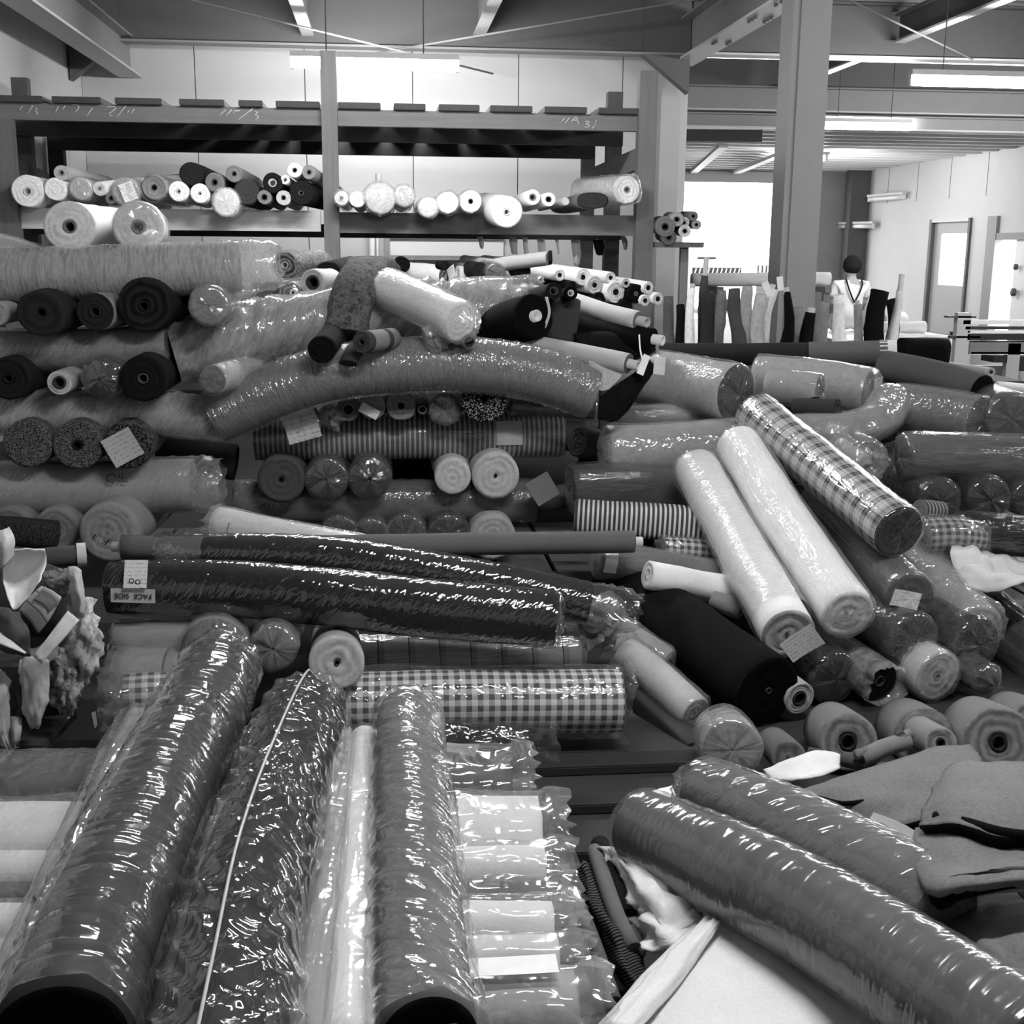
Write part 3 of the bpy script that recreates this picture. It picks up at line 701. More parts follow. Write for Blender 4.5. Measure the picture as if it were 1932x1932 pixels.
sh(845, 382, 41, 240, 'white roll in an open grey bag on the right shelf', None, wrap=fw_(haze=.2, c0='flare', ext=.03), y=9.18)
sh(888, 380, 42, 230, 'white roll with a small black core on the right shelf', .2, 40, wrap=fw_(haze=.15, c0='open'))
sh(956, 400, 62, 225, 'largest white roll on the right shelf, jutting far out, ringed end', .2, 225, y=8.75, L=1.9, eg=235, dr=(.0, 1, .05))
sh(1005, 372, 29, 240, 'small white tube left of its slightly smaller twin', .48, 150)
sh(1035, 376, 26, 240, 'small white tube with black hole, right of its twin', .42, 60)
sh(1067, 380, 15, 190, 'thinnest grey roll on the right shelf, between tubes and flat bundle', None)
sh(1118, 378, 60, 120, 'flat oval grey bundle with a dark folded middle', None, az=.5, sq=2.6, eg=70)
p = Y(1183, 358, 9.2); roll('plump white bagged roll lying slantwise at the right end of shelf', [p, Y(1098, 362, 10.3)], 26*mpp(p), 238, core=.2, coreg=120, wrap=fw_(haze=.35, amp=.012, c0='flare', ext=.03), group='rolls on the middle rack shelf')
tag(tube('wooden_peg', [Y(714, 350, 9.6), Y(714, 328, 9.6)], .022, wood(190, 2), None, 8, 1), 'short pale peg upright behind the crinkled bagged roll', 'peg')
# cloth tails hanging from below the shelf on the right
for i, (px, y0, y1, wpx, g) in enumerate(((905, 446, 468, 10, 200), (966, 448, 478, 14, 190), (990, 448, 500, 9, 215), (1020, 450, 490, 14, 215), (1050, 452, 478, 6, 235), (1085, 452, 500, 16, 190), (1128, 452, 480, 20, 25), (1176, 446, 470, 10, 170))):
    a = [Y(px-wpx/2, y0, 9.75), Y(px, y0, 9.74), Y(px+wpx/2, y0, 9.75)]; b = [Y(px-wpx/2+3, (y0+y1)/2, 9.72), Y(px+3, (y0+y1)/2, 9.7), Y(px+wpx/2+3, (y0+y1)/2, 9.73)]; c = [Y(px-wpx/3+4, y1, 9.74), Y(px+4, y1+2, 9.72), Y(px+wpx/3+4, y1, 9.74)]
    cloth(['narrow pale cloth tail hanging leftmost under the right shelf', 'pale tag-shaped cloth tail hanging second under the shelf', 'long thin white strip hanging under the shelf', 'white cloth tail hanging beside the thin white strip',
           'narrowest white strip hanging under the shelf', 'long grey-white strip hanging under the shelf near the rear posts', 'black pointed cloth tail hanging under the shelf', 'short grey tail hanging rightmost under the shelf'][i],
          [a, b, c], g, thick=.004, sub=4, noise=.004, name='hanging_strip', cat='cloth strip', group='cloth tails under the rack shelf')
# low wall behind: window band, ledge and pipes under the shelf
wz0, wz1 = Y(800, 482, 13.97).z, Y(800, 452, 13.97).z
wn = struct(thing('window_1', None, None, (0, 13.97, wz0)))
xa, xb = Y(725, 470, 13.97).x, Y(950, 470, 13.97).x
box('window_frame', (xa, 13.94, wz1), (xb, 14, wz1+.06), steeld, wn); box('window_frame', (xa, 13.94, wz0-.05), (xb, 14, wz0), steel, wn); box('window_frame', (xa, 13.93, wz0-.05), (xa+.06, 14, wz1+.06), steel, wn)
box('pane', (xa, 13.97, wz0), (xb, 13.985, wz1), plain('pale_glass', 215, .15), wn)
for px, wpx, lab in ((702, 11, 'thick'), (712, 4, 'thin')):
    t_ = tube('wall_pipe', [(Y(px, 460, 13.8).x, 13.8, .0), (Y(px, 460, 13.8).x, 13.8, Y(px, 450, 13.8).z+.5)], wpx/2*mpp(Y(px, 460, 13.8)), steell, None, 10, 5); tag(t_, '%s pale pipe rising up the wall under the rack' % lab, 'pipe')
# ------------------------------------------------------------------ left pile
def W(kind='crumple', **k): return dict(dict(kind=kind, amp=.006, off=.004, haze=.10), **k)
LH = 5.48; LE = 5.28
def star(**k): return W(**dict(dict(c0='tuck', c1='none', q=.7, haze=.12, base=0.080, amp=.007), **k))
hr('long grey film-wrapped roll, topmost of the left pile', [Y(-120, 520, LH), Y(160, 514, LH), Y(450, 503, LH)], 93, 135, wrap=W('ring', c0='none', c1='flare', ext=.17, amp=.007, haze=.5, fr=18, bst=.35))
roll('crumpled pale film bundle at the left edge above the topmost long roll', [Y(-60, 462, 5.75), Y(20, 468, 5.72), Y(90, 480, 5.7)], .05, 190, wrap=W('diag', amp=.012, haze=.3, c0='none', c1='gather', ext=.08), taper=(1.3, 1, .5), name='film_bundle', cat='bundle')
er('big white roll with dark core hole, left of the twin resting on pile', 131, 428, 5.6, 95, 240, 1.3, (-.02, 1, .0), core=.27, coreg=120, endm=edge(228, 230, .08), dish=-.1)
er('big white film-wrapped roll with dark core hole, right of its twin', 261, 428, 5.6, 93, 240, 1.3, (-.15, 1, .0), core=.27, coreg=120, endm=edge(225, 230, .08), wrap=W(c0='tuck', c1='none', haze=.12, amp=.005, ext=.03))
er('pale grey roll end cut off by the left edge', -8, 592, LE, 44, 175, core=None)
er('slack dark fabric roll with a slit middle, left pile second row', 78, 590, LE-.05, 92, 58, 1.2, lump=.10, az=.92, core=.16, coreg=None, endm=edge(62, 120, .4))
er('dark roll with black core and frayed pale edge beside slack dark one', 180, 588, LE, 72, 60, 1.2, (.1, 1, 0), core=.32, coreg=45, mat=fab(150), endm=edge(58))
er('largest charcoal roll with ragged rings, under topmost long roll', 272, 577, LE, 100, 48, 1.3, core=.2, coreg=30, endm=edge(52, 160, .7), lump=.06)
er('grey roll end in film with starry creases, right of charcoal roll', 395, 577, LE-.05, 72, 110, 1.1, (0, 1, 0), endm=edge(120), wrap=star(c0='tuck', base=.09, haze=.25))
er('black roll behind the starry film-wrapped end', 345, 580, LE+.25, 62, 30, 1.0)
hr('grey film-wrapped roll lying across, second long one of the left pile', [Y(-120, 662, LH), Y(120, 660, LH), Y(318, 652, LH-.02)], 74, 118, wrap=W('diag', c0='none', c1='open', amp=.012, haze=.25))
# the big curved film roll that leans from the left pile over the middle pile
hr('thick grey wrinkled roll bending up from left pile to the middle', [Y(328, 668, 5.55), Y(440, 640, 5.6), Y(560, 612, 5.68), Y(700, 592, 5.8), Y(860, 585, 5.95), Y(975, 590, 6.1)], 104, 125,
   wrap=W('diag', amp=.034, haze=.4, c0='open', c1='none', fr=9, q=1.6, bst=.25), dish=.1)
er('black-cored dark roll at the left edge, fourth row', 16, 714, LE, 82, 50, 1.2, core=.24, coreg=35, endm=edge(48))
er('small white-ringed tube between dark rolls on the left pile', 112, 722, LE-.03, 46, 175, 1.2, (.06, 1, 0), core=.55, coreg=60, endm=edge(215, 300, .2))
er('dark roll knotted in film with a bright crease', 195, 712, LE, 76, 45, 1.2, (.05, 1, 0), core=.18, coreg=90, wrap=star(c0='gather', ext=.04, base=.09, amp=.01))
er('large charcoal roll with a thin ring core, fourth row right', 270, 714, LE-.06, 88, 50, 1.2, core=.24, coreg=75, endm=edge(38))
roll('pale roll slanting out with a star-creased end, under the thick roll', [Y(402, 716, 5.2), Y(480, 696, 5.6), Y(560, 690, 6.1)], .062, 195, endm=edge(130), wrap=star(haze=.1, base=.05, amp=.004))
hr('pale grey film-wrapped roll across the left pile, third long one', [Y(-120, 782, LH), Y(150, 778, LH), Y(300, 782, LH), Y(405, 790, LH-.03)], 74, 150, wrap=W('diag', c0='none', c1='gather', ext=.12, amp=.018, haze=.45, fr=8, bst=.3))
hr('long arched grey film-wrapped roll spanning the middle pile', [Y(405, 788, 5.42), Y(500, 745, 5.42), Y(620, 706, 5.42), Y(760, 690, 5.45), Y(900, 690, 5.45), Y(1020, 708, 5.45), Y(1118, 740, 5.45)], 100, 112,
   wrap=W('ring', bst=.85, amp=.010, haze=.16, fr=22, c0='open', c1='open', q=1.2, base=0.065))
km = fab(128, 'knit', 330, .5, 52)
er('speckled knit roll at far left, fifth row', 52, 838, LE, 92, 95, 1.2, core=None, mat=km, endm=km)
er('speckled knit roll with a black core hole, fifth row', 146, 840, LE, 93, 95, 1.2, core=.2, coreg=25, mat=km, endm=km)
er('dark speckled roll with a tilted white card on its end', 240, 840, LE, 90, 60, 1.2, core=None, mat=fab(110, 'knit', 190, .6, 30), endm=fab(95, 'knit', 190, .6, 25), tags=(('end', 0, .135, .13, 190, 28, -.15, -.05),))
roll('dark blanket-like roll lying behind the carded roll', [Y(300, 860, 5.7), Y(380, 865, 5.7), Y(445, 872, 5.7)], .1, 45, az=.85)
oil = hr('pale grey film-wrapped roll stamped OIL, lowest long one at left', [Y(-120, 922, LH), Y(120, 920, LH), Y(365, 914, LH)], 100, 165, wrap=W('diag', c0='none', c1='flare', ext=.12, amp=.009, haze=.25, fr=12))
p = Y(220, 903, LH-.135); text('stamp', 'OIL', p, (1, 0, 0.03), (0, .35, 1), .06, plain('stamp_ink', 70, .8), oil)
gr = fab(150)
bg1 = er('large pale grey roll with scribbled writing on its end', 205, 1004, LE-.1, 112, 160, 1.2, (.06, 1, 0), endm=edge(165, 200, .15))
for st in ([(178, 1008), (183, 1013)], [(176, 1013), (182, 1008)], [(195, 1019), (201, 1024), (207, 1018)], [(199, 1026), (203, 1020)]): tube('pencil_stroke', [Y(a, b, LE-.112) for a, b in st], .002, plain('stamp_ink', 50, .8), bg1, 5, .02)
er('plain grey roll end left of the scribbled one', 105, 1000, LE, 82, 150, 1.1)
er('plain grey roll end at the left edge, bottom row', 18, 1000, LE, 88, 140, 1.1)
roll('dark heathered cloth bundle with piped seams, left edge', [Y(-40, 1000, 4.95), Y(30, 1003, 4.95), Y(108, 1010, 5.0)], .062, 70, mat=fab(75, 'knit', 300, .5, 40), az=.95, name='cloth_bundle', cat='bundle', sq=2.6)

# ------------------------------------------------------------------ middle pile
er('spiral-ended patterned roll behind the film flare', 537, 500, 6.35, 48, 120, 1.2, (.1, 1, .0), core=.3, coreg=190, endm=edge(150, 260, .9), mat=fab(150, 'knit', 90, .5, 60), wrap=W(c0='open', c1='none', haze=.2, amp=.008, q=.6))
er('torn white paper-wrapped roll with a dark hollow', 590, 533, 6.2, 50, 205, .3, (.25, 1, .0), core=.55, coreg=60, endm=edge(200), lump=.08)
er('film-wrapped spiral roll below the patterned one', 548, 553, 6.25, 40, 150, 1.0, (.1, 1, 0), core=.2, coreg=60, endm=edge(170, 260, .9), wrap=star(haze=.2))
er('small black roll end under the torn white roll', 536, 577, 6.15, 28, 22, 1.0)
er('small white tube below the spiral roll', 553, 552, 6.1, 14, 225, .5, core=.4, coreg=120)
roll('dark slack roll behind the torn white one, next to rack post', [Y(620, 520, 6.9), Y(665, 510, 7.1)], .085, 60, lump=.06)
roll('folded mottled grey cloth hump slung over the thick roll', [Y(728, 512, 6.35), Y(706, 500, 6.1), Y(682, 515, 5.78), Y(664, 565, 5.62), Y(652, 632, 5.52)], .105, 88, mat=fab(120, 'lace', dark=62), ax=1.05, az=.55, sq=2.8, taper=(.6, .85, .9, 1.0, .95), name='folded_cloth', cat='cloth', lump=.16)
er('black roll end below the cloth hump', 606, 660, 5.2, 52, 24, .5, (.12, 1, .1), endm=edge(26))
er('grey striped-edge roll end with dark core below the cloth hump', 683, 646, 5.15, 42, 105, .26, (.55, 1, .0), core=.4, coreg=60, endm=edge(85), mat=fab(140, 'stripe', .16, .25, 75))
roll('limp grey cloth end drooping below the striped-edge roll', [Y(672, 655, 5.28), Y(658, 685, 5.22)], .045, 70, az=.5, name='cloth_end', cat='cloth', lump=.1)
hr('bright white film-wrapped roll slanting down right from the hump', [Y(728, 545, 5.68), Y(800, 575, 5.48), Y(868, 608, 5.28)], 76, 238, wrap=W('long', fr=22, amp=.008, haze=.35, c0='open', c1='gather', ext=.09, base=0.070))
er('ball of gathered film on a pale roll, below the white roll', 822, 634, 5.35, 46, 140, .5, (.3, 1, .1), wrap=W(c0='gather', c1='none', haze=.35, amp=.012, ext=.04))
hr('thin grey tube end beside the film ball', [Y(885, 645, 5.3), Y(842, 628, 5.6)], 26, 150, core=.7, coreg=60)
hr('light grey roll lying across behind the black roll', [Y(845, 581, 6.7), Y(967, 577, 6.7)], 46, 195, wrap=None)
hr('grey film-ended roll lying behind the light one', [Y(856, 543, 6.9), Y(968, 541, 6.9)], 34, 130, wrap=W(c0='open', c1='flare', ext=.16, haze=.2, q=.7))
hr('black soft roll with a white core, right of the white roll', [Y(1008, 597, 5.62), Y(960, 612, 5.8), Y(905, 640, 6.0)], 86, 16, core=.26, coreg=205, out=.02, endm=edge(14), taper=(.95, 1, .8), lump=.05)
er('upright-tilted dark roll with big cored end and white selvedge', 1045, 549, 5.75, 32, 60, .5, (-.1, 1, -.1), core=.55, coreg=70, mat=fab(60), endm=edge(40))
er('black roll with a white-rimmed core beside the tilted dark one', 1077, 553, 5.8, 26, 18, .5, (-.05, 1, -.12), core=.5, coreg=190, endm=edge(14))
roll('grey curtain of cloth hanging below the two cored ends', [Y(1066, 566, 5.95), Y(1062, 605, 5.9), Y(1055, 645, 5.85)], .085, 72, ax=.9, az=.5, sq=2.6, name='hanging_cloth', cat='cloth')
cloth('white selvedge strip curling down beside the grey curtain', [[Y(1028, 560, 5.66), Y(1034, 560, 5.66)], [Y(1034, 590, 5.64), Y(1039, 590, 5.64)], [Y(1024, 618, 5.64), Y(1030, 620, 5.64)]], 190, thick=.003, sub=5, noise=.002, name='selvedge_strip', cat='cloth strip')
hr('white roll with bare core pointing right, above the black rolls', [Y(1205, 605, 5.85), Y(1150, 592, 6.0), Y(1085, 570, 6.3)], 36, 205, core=.55, coreg=175, out=.05, endm=edge(130))
hr('black roll with white core tip, below the white cored roll', [Y(1232, 640, 5.8), Y(1150, 628, 5.95), Y(1060, 612, 6.1)], 40, 22, core=.5, coreg=215, out=.05, endm=edge(18))
hr('black sagging fabric roll lying under the white cored roll', [Y(1080, 650, 5.85), Y(1150, 648, 5.9), Y(1225, 668, 5.95)], 46, 30, lump=.08)
hr('pale grey roll with bare core and a loose flap, upper middle', [Y(1186, 686, 5.35), Y(1100, 668, 5.5), Y(1000, 650, 5.7)], 38, 185, core=.5, coreg=185, out=.045, endm=edge(110))
cloth('pale triangular flap hanging from the cored grey roll', [[Y(1110, 680, 5.42), Y(1145, 690, 5.4), Y(1178, 698, 5.36)], [Y(1116, 710, 5.40), Y(1142, 716, 5.37), Y(1168, 716, 5.35)], [Y(1122, 732, 5.38), Y(1138, 738, 5.36), Y(1150, 732, 5.35)]], 185, thick=.004, noise=.004, name='cloth_flap', cat='cloth')
cloth('black folded cloth strip slanting up to the paper tag', [[Y(1130, 750, 5.36), Y(1128, 785, 5.34), Y(1130, 792, 5.34)], [Y(1168, 722, 5.36), Y(1172, 760, 5.34), Y(1170, 790, 5.34)], [Y(1205, 696, 5.38), Y(1220, 712, 5.37), Y(1224, 716, 5.37)], [Y(1222, 672, 5.4), Y(1236, 692, 5.4), Y(1240, 696, 5.4)]], 20, thick=.02, noise=.008, name='cloth_strip', cat='cloth')
V0 = Y(1214, 688, 5.3); o = card(V0, Vector((.35, 0, .95)), Vector((-.9, 0, .4)), Vector((0, -1, 0)), 38*mpp(V0), 14*mpp(V0), 240, None, 'paper_tag', marks=False); tag(o, 'small white paper tag tilted on the black cloth strip', 'tag')
V0 = Y(1244, 690, 5.32); o = card(V0, Vector((1, 0, -.1)), Vector((0, -.2, 1)), Vector((0, -1, .2)), 22*mpp(V0), 34*mpp(V0), 215, None, 'paper_tag', marks=False); tag(o, 'square pale paper tag hanging beside the tilted one', 'tag')
tag(tube('string', [Y(1206, 632, 5.6), Y(1208, 660, 5.5), Y(1214, 684, 5.4)], .004, fab(225), None, 6, .05), 'white string running down to the paper tag', 'string')
# rolls on the low rack shelf, pointing at us
SL = 8.6
for px, py, d, g, cr, cg, lab in ((1020, 527, 15, 190, .4, 60, 'tiny white tube end leftmost of the low shelf cluster'), (1056, 519, 23, 240, .36, 50, 'white tube end with dark core, upper left of low shelf cluster'),
        (1100, 523, 32, 242, .3, 40, 'bigger white tube end in the upper row of low shelf cluster'), (1122, 538, 34, 210, .28, 40, 'pale grey tube end below the bigger white one'),
        (1152, 524, 22, 235, .36, 40, 'white tube end right in the upper row of low shelf cluster'), (1162, 551, 42, 240, .28, 40, 'largest white ringed end in the low shelf cluster'),
        (1181, 534, 18, 215, .4, 40, 'small grey-white end touching the largest ringed one'), (1200, 554, 36, 22, .25, 110, 'black roll with small ring core among white ends'),
        (1223, 543, 24, 240, .4, 40, 'white tube end near the rack post, upper'), (1217, 567, 22, 235, .4, 40, 'white tube end near the rack post, lower left'), (1241, 564, 24, 242, .4, 40, 'rightmost white tube end beside the rack post'),
        (1080, 540, 20, 40, .3, 30, 'small dark end under the white tube ends'), (1130, 566, 30, 30, .3, 60, 'black roll end below the pale grey tube end'), (1180, 578, 30, 30, None, 60, 'black roll end below the largest ringed one')):
    er(lab, px, py, SL, d, g, 1.5, (-.42, 1, .06), core=cr, coreg=cg, endm=edge(min(250, g+5), 300, .2), group='rolls on the low rack shelf', N=22, step=.5)
er('grey roll with black end lying high on the low shelf', 1041, 486, 8.4, 26, 40, .02, (-1, .1, -.02))
hr('pale grey roll topped by the black end, low shelf', [Y(1036, 487, 8.42), Y(935, 500, 8.7)], 26, 190, group='rolls on the low rack shelf')
hr('white roll with cored end and card behind the white slanting roll', [Y(838, 520, 9.45), Y(745, 512, 9.7)], 38, 235, core=.5, coreg=150, endm=edge(150), tags=(('end', 0, .1, .13, 250, 25, .9, .1),), group='rolls on the low rack shelf')
hr('white blanket-like roll right of the white card', [Y(862, 520, 9.5), Y(905, 525, 9.55)], 40, 225, group='rolls on the low rack shelf', lump=.08)
er('black roll end peeping out above the white cored roll', 759, 500, 8.75, 30, 25, .8)
er('small black-capped tube sticking out behind the white card', 839, 501, 8.6, 18, 35, .25, (-.1, 1, .0))
er('dark shiny film-wrapped end beyond the white blanket roll', 935, 515, 8.5, 36, 95, 1.0, wrap=star())
er('dark mottled roll end at the back of the low shelf', 905, 512, 8.7, 34, 50, 1.0, lump=.08)
er('dark ragged roll end left of the white tube cluster', 985, 510, 8.6, 34, 45, 1.0, lump=.08)
hr('pale roll lying across below the dark ragged ends', [Y(960, 520, 9.6), Y(1060, 540, 9.2)], 34, 200)
# row under the arched roll
ME = 5.55; MH = 5.78
cardp = er('film pack with a curled pale card at the left of the arch row', 572, 798, ME, 62, 105, .9, sq=3.0, wrap=star(haze=.2), tags=(('end', 0, .15, .15, 195, 15, -.1, -.05),), name='fabric_roll')
er('crumpled film knot right of the curled card', 622, 786, ME+.02, 40, 110, .8, wrap=W(c0='gather', c1='none', amp=.014, haze=.25, ext=.04))
er('thick-walled grey tube with dark hollow, arch row', 657, 773, ME, 44, 120, 1.0, core=.6, coreg=110, endm=edge(120))
er('plain grey roll end with white tag on it, arch row', 703, 767, ME, 50, 150, 1.0, endm=edge(150, 200, .15), tags=(('end', 0, .09, .045, 225, -28, -.25, -.3),))
er('grey roll with small black core hole, squarish, arch row', 757, 766, ME, 55, 140, 1.0, sq=2.5, core=.22, coreg=35, endm=edge(140, 200, .2))
er('thin dark tube with pale rim, arch row', 797, 773, ME, 22, 40, .9, core=.8, coreg=120)
er('dark roll in glossy film, left of the houndstooth roll', 840, 771, ME, 58, 75, 1.0, wrap=star(base=.09, haze=.2))
hd = fab(150, 'knit', 210, .32, 20)
er('big houndstooth spiral roll end, right of the arch row', 914, 752, ME-.1, 92, 90, 1.0, (.12, 1, 0), core=.16, coreg=20, mat=hd, endm=hd, lump=.04)
er('crumpled white paper wad right of the houndstooth roll', 1033, 758, ME+.1, 24, 210, .05, lump=.3, name='paper_wad', cat='paper')
roll('dark film-covered roll in the gap under the arch right end', [Y(965, 765, 5.75), Y(1120, 770, 5.75)], .055, 70, wrap=W(haze=.1))
roll('long striped ticking roll in shiny film across the middle pile', [Y(482, 826, MH), Y(770, 822, MH), Y(1062, 818, MH)], 43*mpp(Y(770, 822, MH)), 185, mat=fab(180, 'stripe', .0235, .6, 105), endm=edge(190), wrap=W('long', fr=7, amp=.003, off=.002, haze=.03, base=.07, rough=.06, bst=0.26, c0='open', c1='open'),
     tags=(('side', .815, 78, .125, .11, 175, False),))
er('plain dark grey roll end with small core, leftmost in lower row', 531, 905, ME, 90, 95, 1.0, core=.1, coreg=30, endm=edge(95, 200, .12))
er('dark roll in star-creased film, left of its twin in lower row', 616, 903, ME, 78, 40, 1.0, wrap=star(base=.09))
er('dark roll in star-creased film, right of its twin in lower row', 698, 901, ME, 80, 40, 1.0, wrap=star(base=.09, c0='gather', ext=.03))
er('smaller white felt roll end in lower row', 855, 899, ME, 70, 205, 1.0, endm=edge(205, 200, .12))
er('larger white felt roll end with pin-hole core in lower row', 935, 898, ME, 90, 200, 1.0, core=.07, coreg=60, endm=edge(200, 200, .15))
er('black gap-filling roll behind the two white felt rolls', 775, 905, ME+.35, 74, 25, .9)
V0 = Y(1024, 922, ME-.06); o = card(V0, Vector((.85, 0, .5)), Vector((-.5, .1, .85)), Vector((0, -1, 0)), 48*mpp(V0), 50*mpp(V0), 120, None, 'card_sheet', marks=False); tag(o, 'grey card square leaning right of the white felt rolls', 'card')
hr('long grey film-wrapped roll under the felt rolls', [Y(445, 948, MH-.03), Y(700, 946, MH-.03), Y(1010, 944, MH-.03)], 78, 100, wrap=W('diag', amp=.006, haze=.12, c0='open', c1='open', fr=14))
roll('grey rolled end sticking out past the long grey film roll', [Y(1000, 950, MH-.05), Y(1070, 935, MH-.05)], .06, 90)
er('film-wrapped dark roll end leftmost in bottom row', 640, 1003, ME, 66, 50, .9, wrap=star())
er('film-wrapped grey roll end second in bottom row', 700, 1010, ME, 68, 70, .9, wrap=star())
er('film-wrapped grey roll end third in bottom row', 766, 1006, ME, 76, 70, .9, wrap=star())
er('film-wrapped black roll end fourth in bottom row', 845, 1005, ME, 74, 35, .9, wrap=star())
er('white felt roll end rising behind the long thin roll', 930, 1013, ME, 88, 190, .9, endm=edge(190, 200, .12))
# the row of rolls behind the middle pile, stacked up from the floor
for i, (z_, g, lab) in enumerate(((.125, 70, 'lowest'), (.37, 100, 'second'), (.615, 80, 'third'), (.86, 120, 'fourth'), (1.10, 90, 'topmost'))):
    for k, yy in enumerate((6.7, 6.96)):
        roll('%s grey roll of the %s stack behind the middle pile' % (lab, 'nearer' if k == 0 else 'farther'), [Vector((-.35, yy+(.0 if k else -.0), z_)), Vector((1.1, yy, z_))], (.12 if z_ < 1 else .118), g+k*15, group='stacked rolls behind the middle pile')
for i, (z_, g, lab) in enumerate(((.125, 70, 'lowest'), (.37, 95, 'second'), (.615, 75, 'third'), (.82, 110, 'topmost'))):
    roll('%s grey roll of the stack at the back of the right pile' % lab, [Vector((1.75, 6.85, z_)), Vector((3.3, 6.85, z_))], .12 if z_ < .8 else .085, g, group='stacked rolls behind the right pile')
# hidden bottoms of the two piles: pallets
def pallet(label, x0, x1, y0, y1, z0=0.0, h=.13, g=90, rot=0):
    th = thing('wooden_pallet', label, 'pallet', ((x0+x1)/2, (y0+y1)/2, z0)); m = wood(g, 0)
    for k in range(3):
        yy = y0+(y1-y0-.1)*k/2; box('runner', (x0, yy, z0), (x1, yy+.1, z0+h-.022), m, th)
    n = 6; wq = (x1-x0)/n
    for k in range(n): box('deck_board', (x0+k*wq+.012, y0, z0+h-.021), (x0+(k+1)*wq-.012, y1, z0+h), wood(g, 1), th)
    return th
pallet('wooden pallet under the left fabric pile', -2.9, -.75, 5.2, 6.5, h=.12)
pallet('wooden pallet under the middle fabric pile', -.55, 1.05, 5.45, 6.5, h=.12)
# ------------------------------------------------------------------ black rolls in front of the piles
wp = hr('white film-wrapped roll with printed box mark, slanting behind black rolls', [Y(412, 988, 4.75), Y(540, 1012, 4.6), Y(690, 1035, 4.4)], 66, 238, wrap=W('long', fr=10, amp=.006, haze=.3, c0='flare', ext=.03), taper=(1.0, .9, .7))
for a, b in zip(((432, 987), (464, 996), (458, 1012), (428, 1006)), ((464, 996), (458, 1012), (428, 1006), (432, 987))): tube('printed_line', [Y(a[0], a[1], 4.655), Y(b[0], b[1], 4.64)], .0016, plain('stamp_ink', 90, .8), wp, 5, .1)
hr('long thin grey roll lying across behind the black rolls', [Y(230, 1032, 4.38), Y(480, 1034, 4.38), Y(800, 1028, 4.38), Y(1195, 1022, 4.42)], 44, 110, core=.45, coreg=200, out=.03, endm=edge(180))
hr('shiny black film-wrapped roll, the farther of two', [Y(385, 1043, 4.12), Y(560, 1048, 4.1), Y(740, 1070, 4.05), Y(920, 1100, 4.0), Y(1112, 1140, 3.95)], 74, 14, taper=(.85, 1, 1.05, 1.05, 1.0), endm=edge(30),
   wrap=W('diag', amp=.007, haze=.03, bst=.45, bs=1.3, c0='flare', c1='flare', ext=.16, fr=15, q=1.3, base=.13, rough=.08))
fs = hr('shiny black film-wrapped roll labelled FACE SIDE, the nearer one', [Y(207, 1112, 3.86), Y(420, 1112, 3.84), Y(640, 1130, 3.80), Y(840, 1152, 3.76), Y(1048, 1170, 3.72)], 108, 12, taper=(.86, .95, 1, 1, .95), endm=edge(35),
   wrap=W('diag', amp=.007, haze=.02, bst=.45, bs=1.3, c0='open', c1='tuck', fr=17, q=1.4, base=.13, rough=.08))
p = Y(251, 1086, 3.735); nrm = Vector((0, -.8, .6))
o = card(Y(256, 1083, 3.757), Vector((1, 0, -.02)), Vector((0, .52, .85)), Vector((0, -.85, .52)), 43*mpp(p), 56*mpp(p), 205, fs, 'care_sticker', bend=0)
lb = card(Y(251, 1124, 3.742), Vector((1, 0, -.05)), Vector((0.03, .05, 1)), Vector((0, -1, .05)), 82*mpp(p), 27*mpp(p), 185, fs, 'face_side_label', bend=0, marks=False)
text('lettering', 'FACE  SIDE', Y(251, 1124, 3.7385), (-1, 0, .05), (-.03, -.05  , -1), .0235, plain('stamp_ink', 40, .8), lb)
for k, (dx, dy) in enumerate(((-8, 10), (4, 12))):
    c = Y(256+dx, 1086+dy, 3.738); 
    V = [c+Vector((math.cos(a)*r_, 0, math.sin(a)*r_)) for r_ in (.0085, .0055) for a in np.linspace(0, 2*math.pi, 14, endpoint=False)]
    mesh('care_symbol', V, [(j, (j+1) % 14, 14+(j+1) % 14, 14+j) for j in range(14)], plain('stamp_ink', 50, .8), o)
# things on the floor under the black rolls
er('pale felt roll with pin-hole core below the black rolls', 636, 1250, 3.60, 106, 185, 1.1, (-.05, 1, -.19), core=.1, coreg=60, endm=edge(190, 200, .18), mat=fab(165))
er('dark-ended roll in cloudy film left of the pale felt roll', 516, 1222, 3.66, 82, 60, 1.0, (-.03, 1, -.15), endm=edge(40), wrap=star(c0='tuck', haze=.25, base=.09, amp=.012))
er('grey film-capped roll end under the black roll, left', 402, 1228, 3.7, 128, 130, 1.0, (0, 1, -.15), wrap=star(haze=.2, base=0.075, c0='round'), endm=edge(90))
roll('bagged grey folded blanket at the left below the black rolls', [Y(222, 1208, 3.82), Y(370, 1208, 3.82)], .075, 150, sq=3.2, az=.8, wrap=W('long', fr=6, amp=.008, haze=.18, c0='tuck', sq=3.2), name='bagged_blanket', cat='blanket')
roll('bagged grey striped blanket under the upper bagged one', [Y(215, 1268, 3.72), Y(345, 1270, 3.72)], .10, 120, mat=fab(155, 'bars', .16, 0, 60), sq=3.0, az=.75, wrap=W('crumple', amp=.008, haze=.18, c0='tuck', sq=3.0), name='bagged_blanket', cat='blanket')
roll('barred grey cloth roll lying behind the gingham roll', [Y(655, 1250, 4.02), Y(860, 1240, 4.02), Y(1090, 1222, 4.02)], .10, 130, mat=fab(135, 'bars', .105, 0, 40), wrap=W('long', fr=5, amp=.004, haze=.06), az=.9)
gm = fab(225, 'gingham', .036, 0, 88)
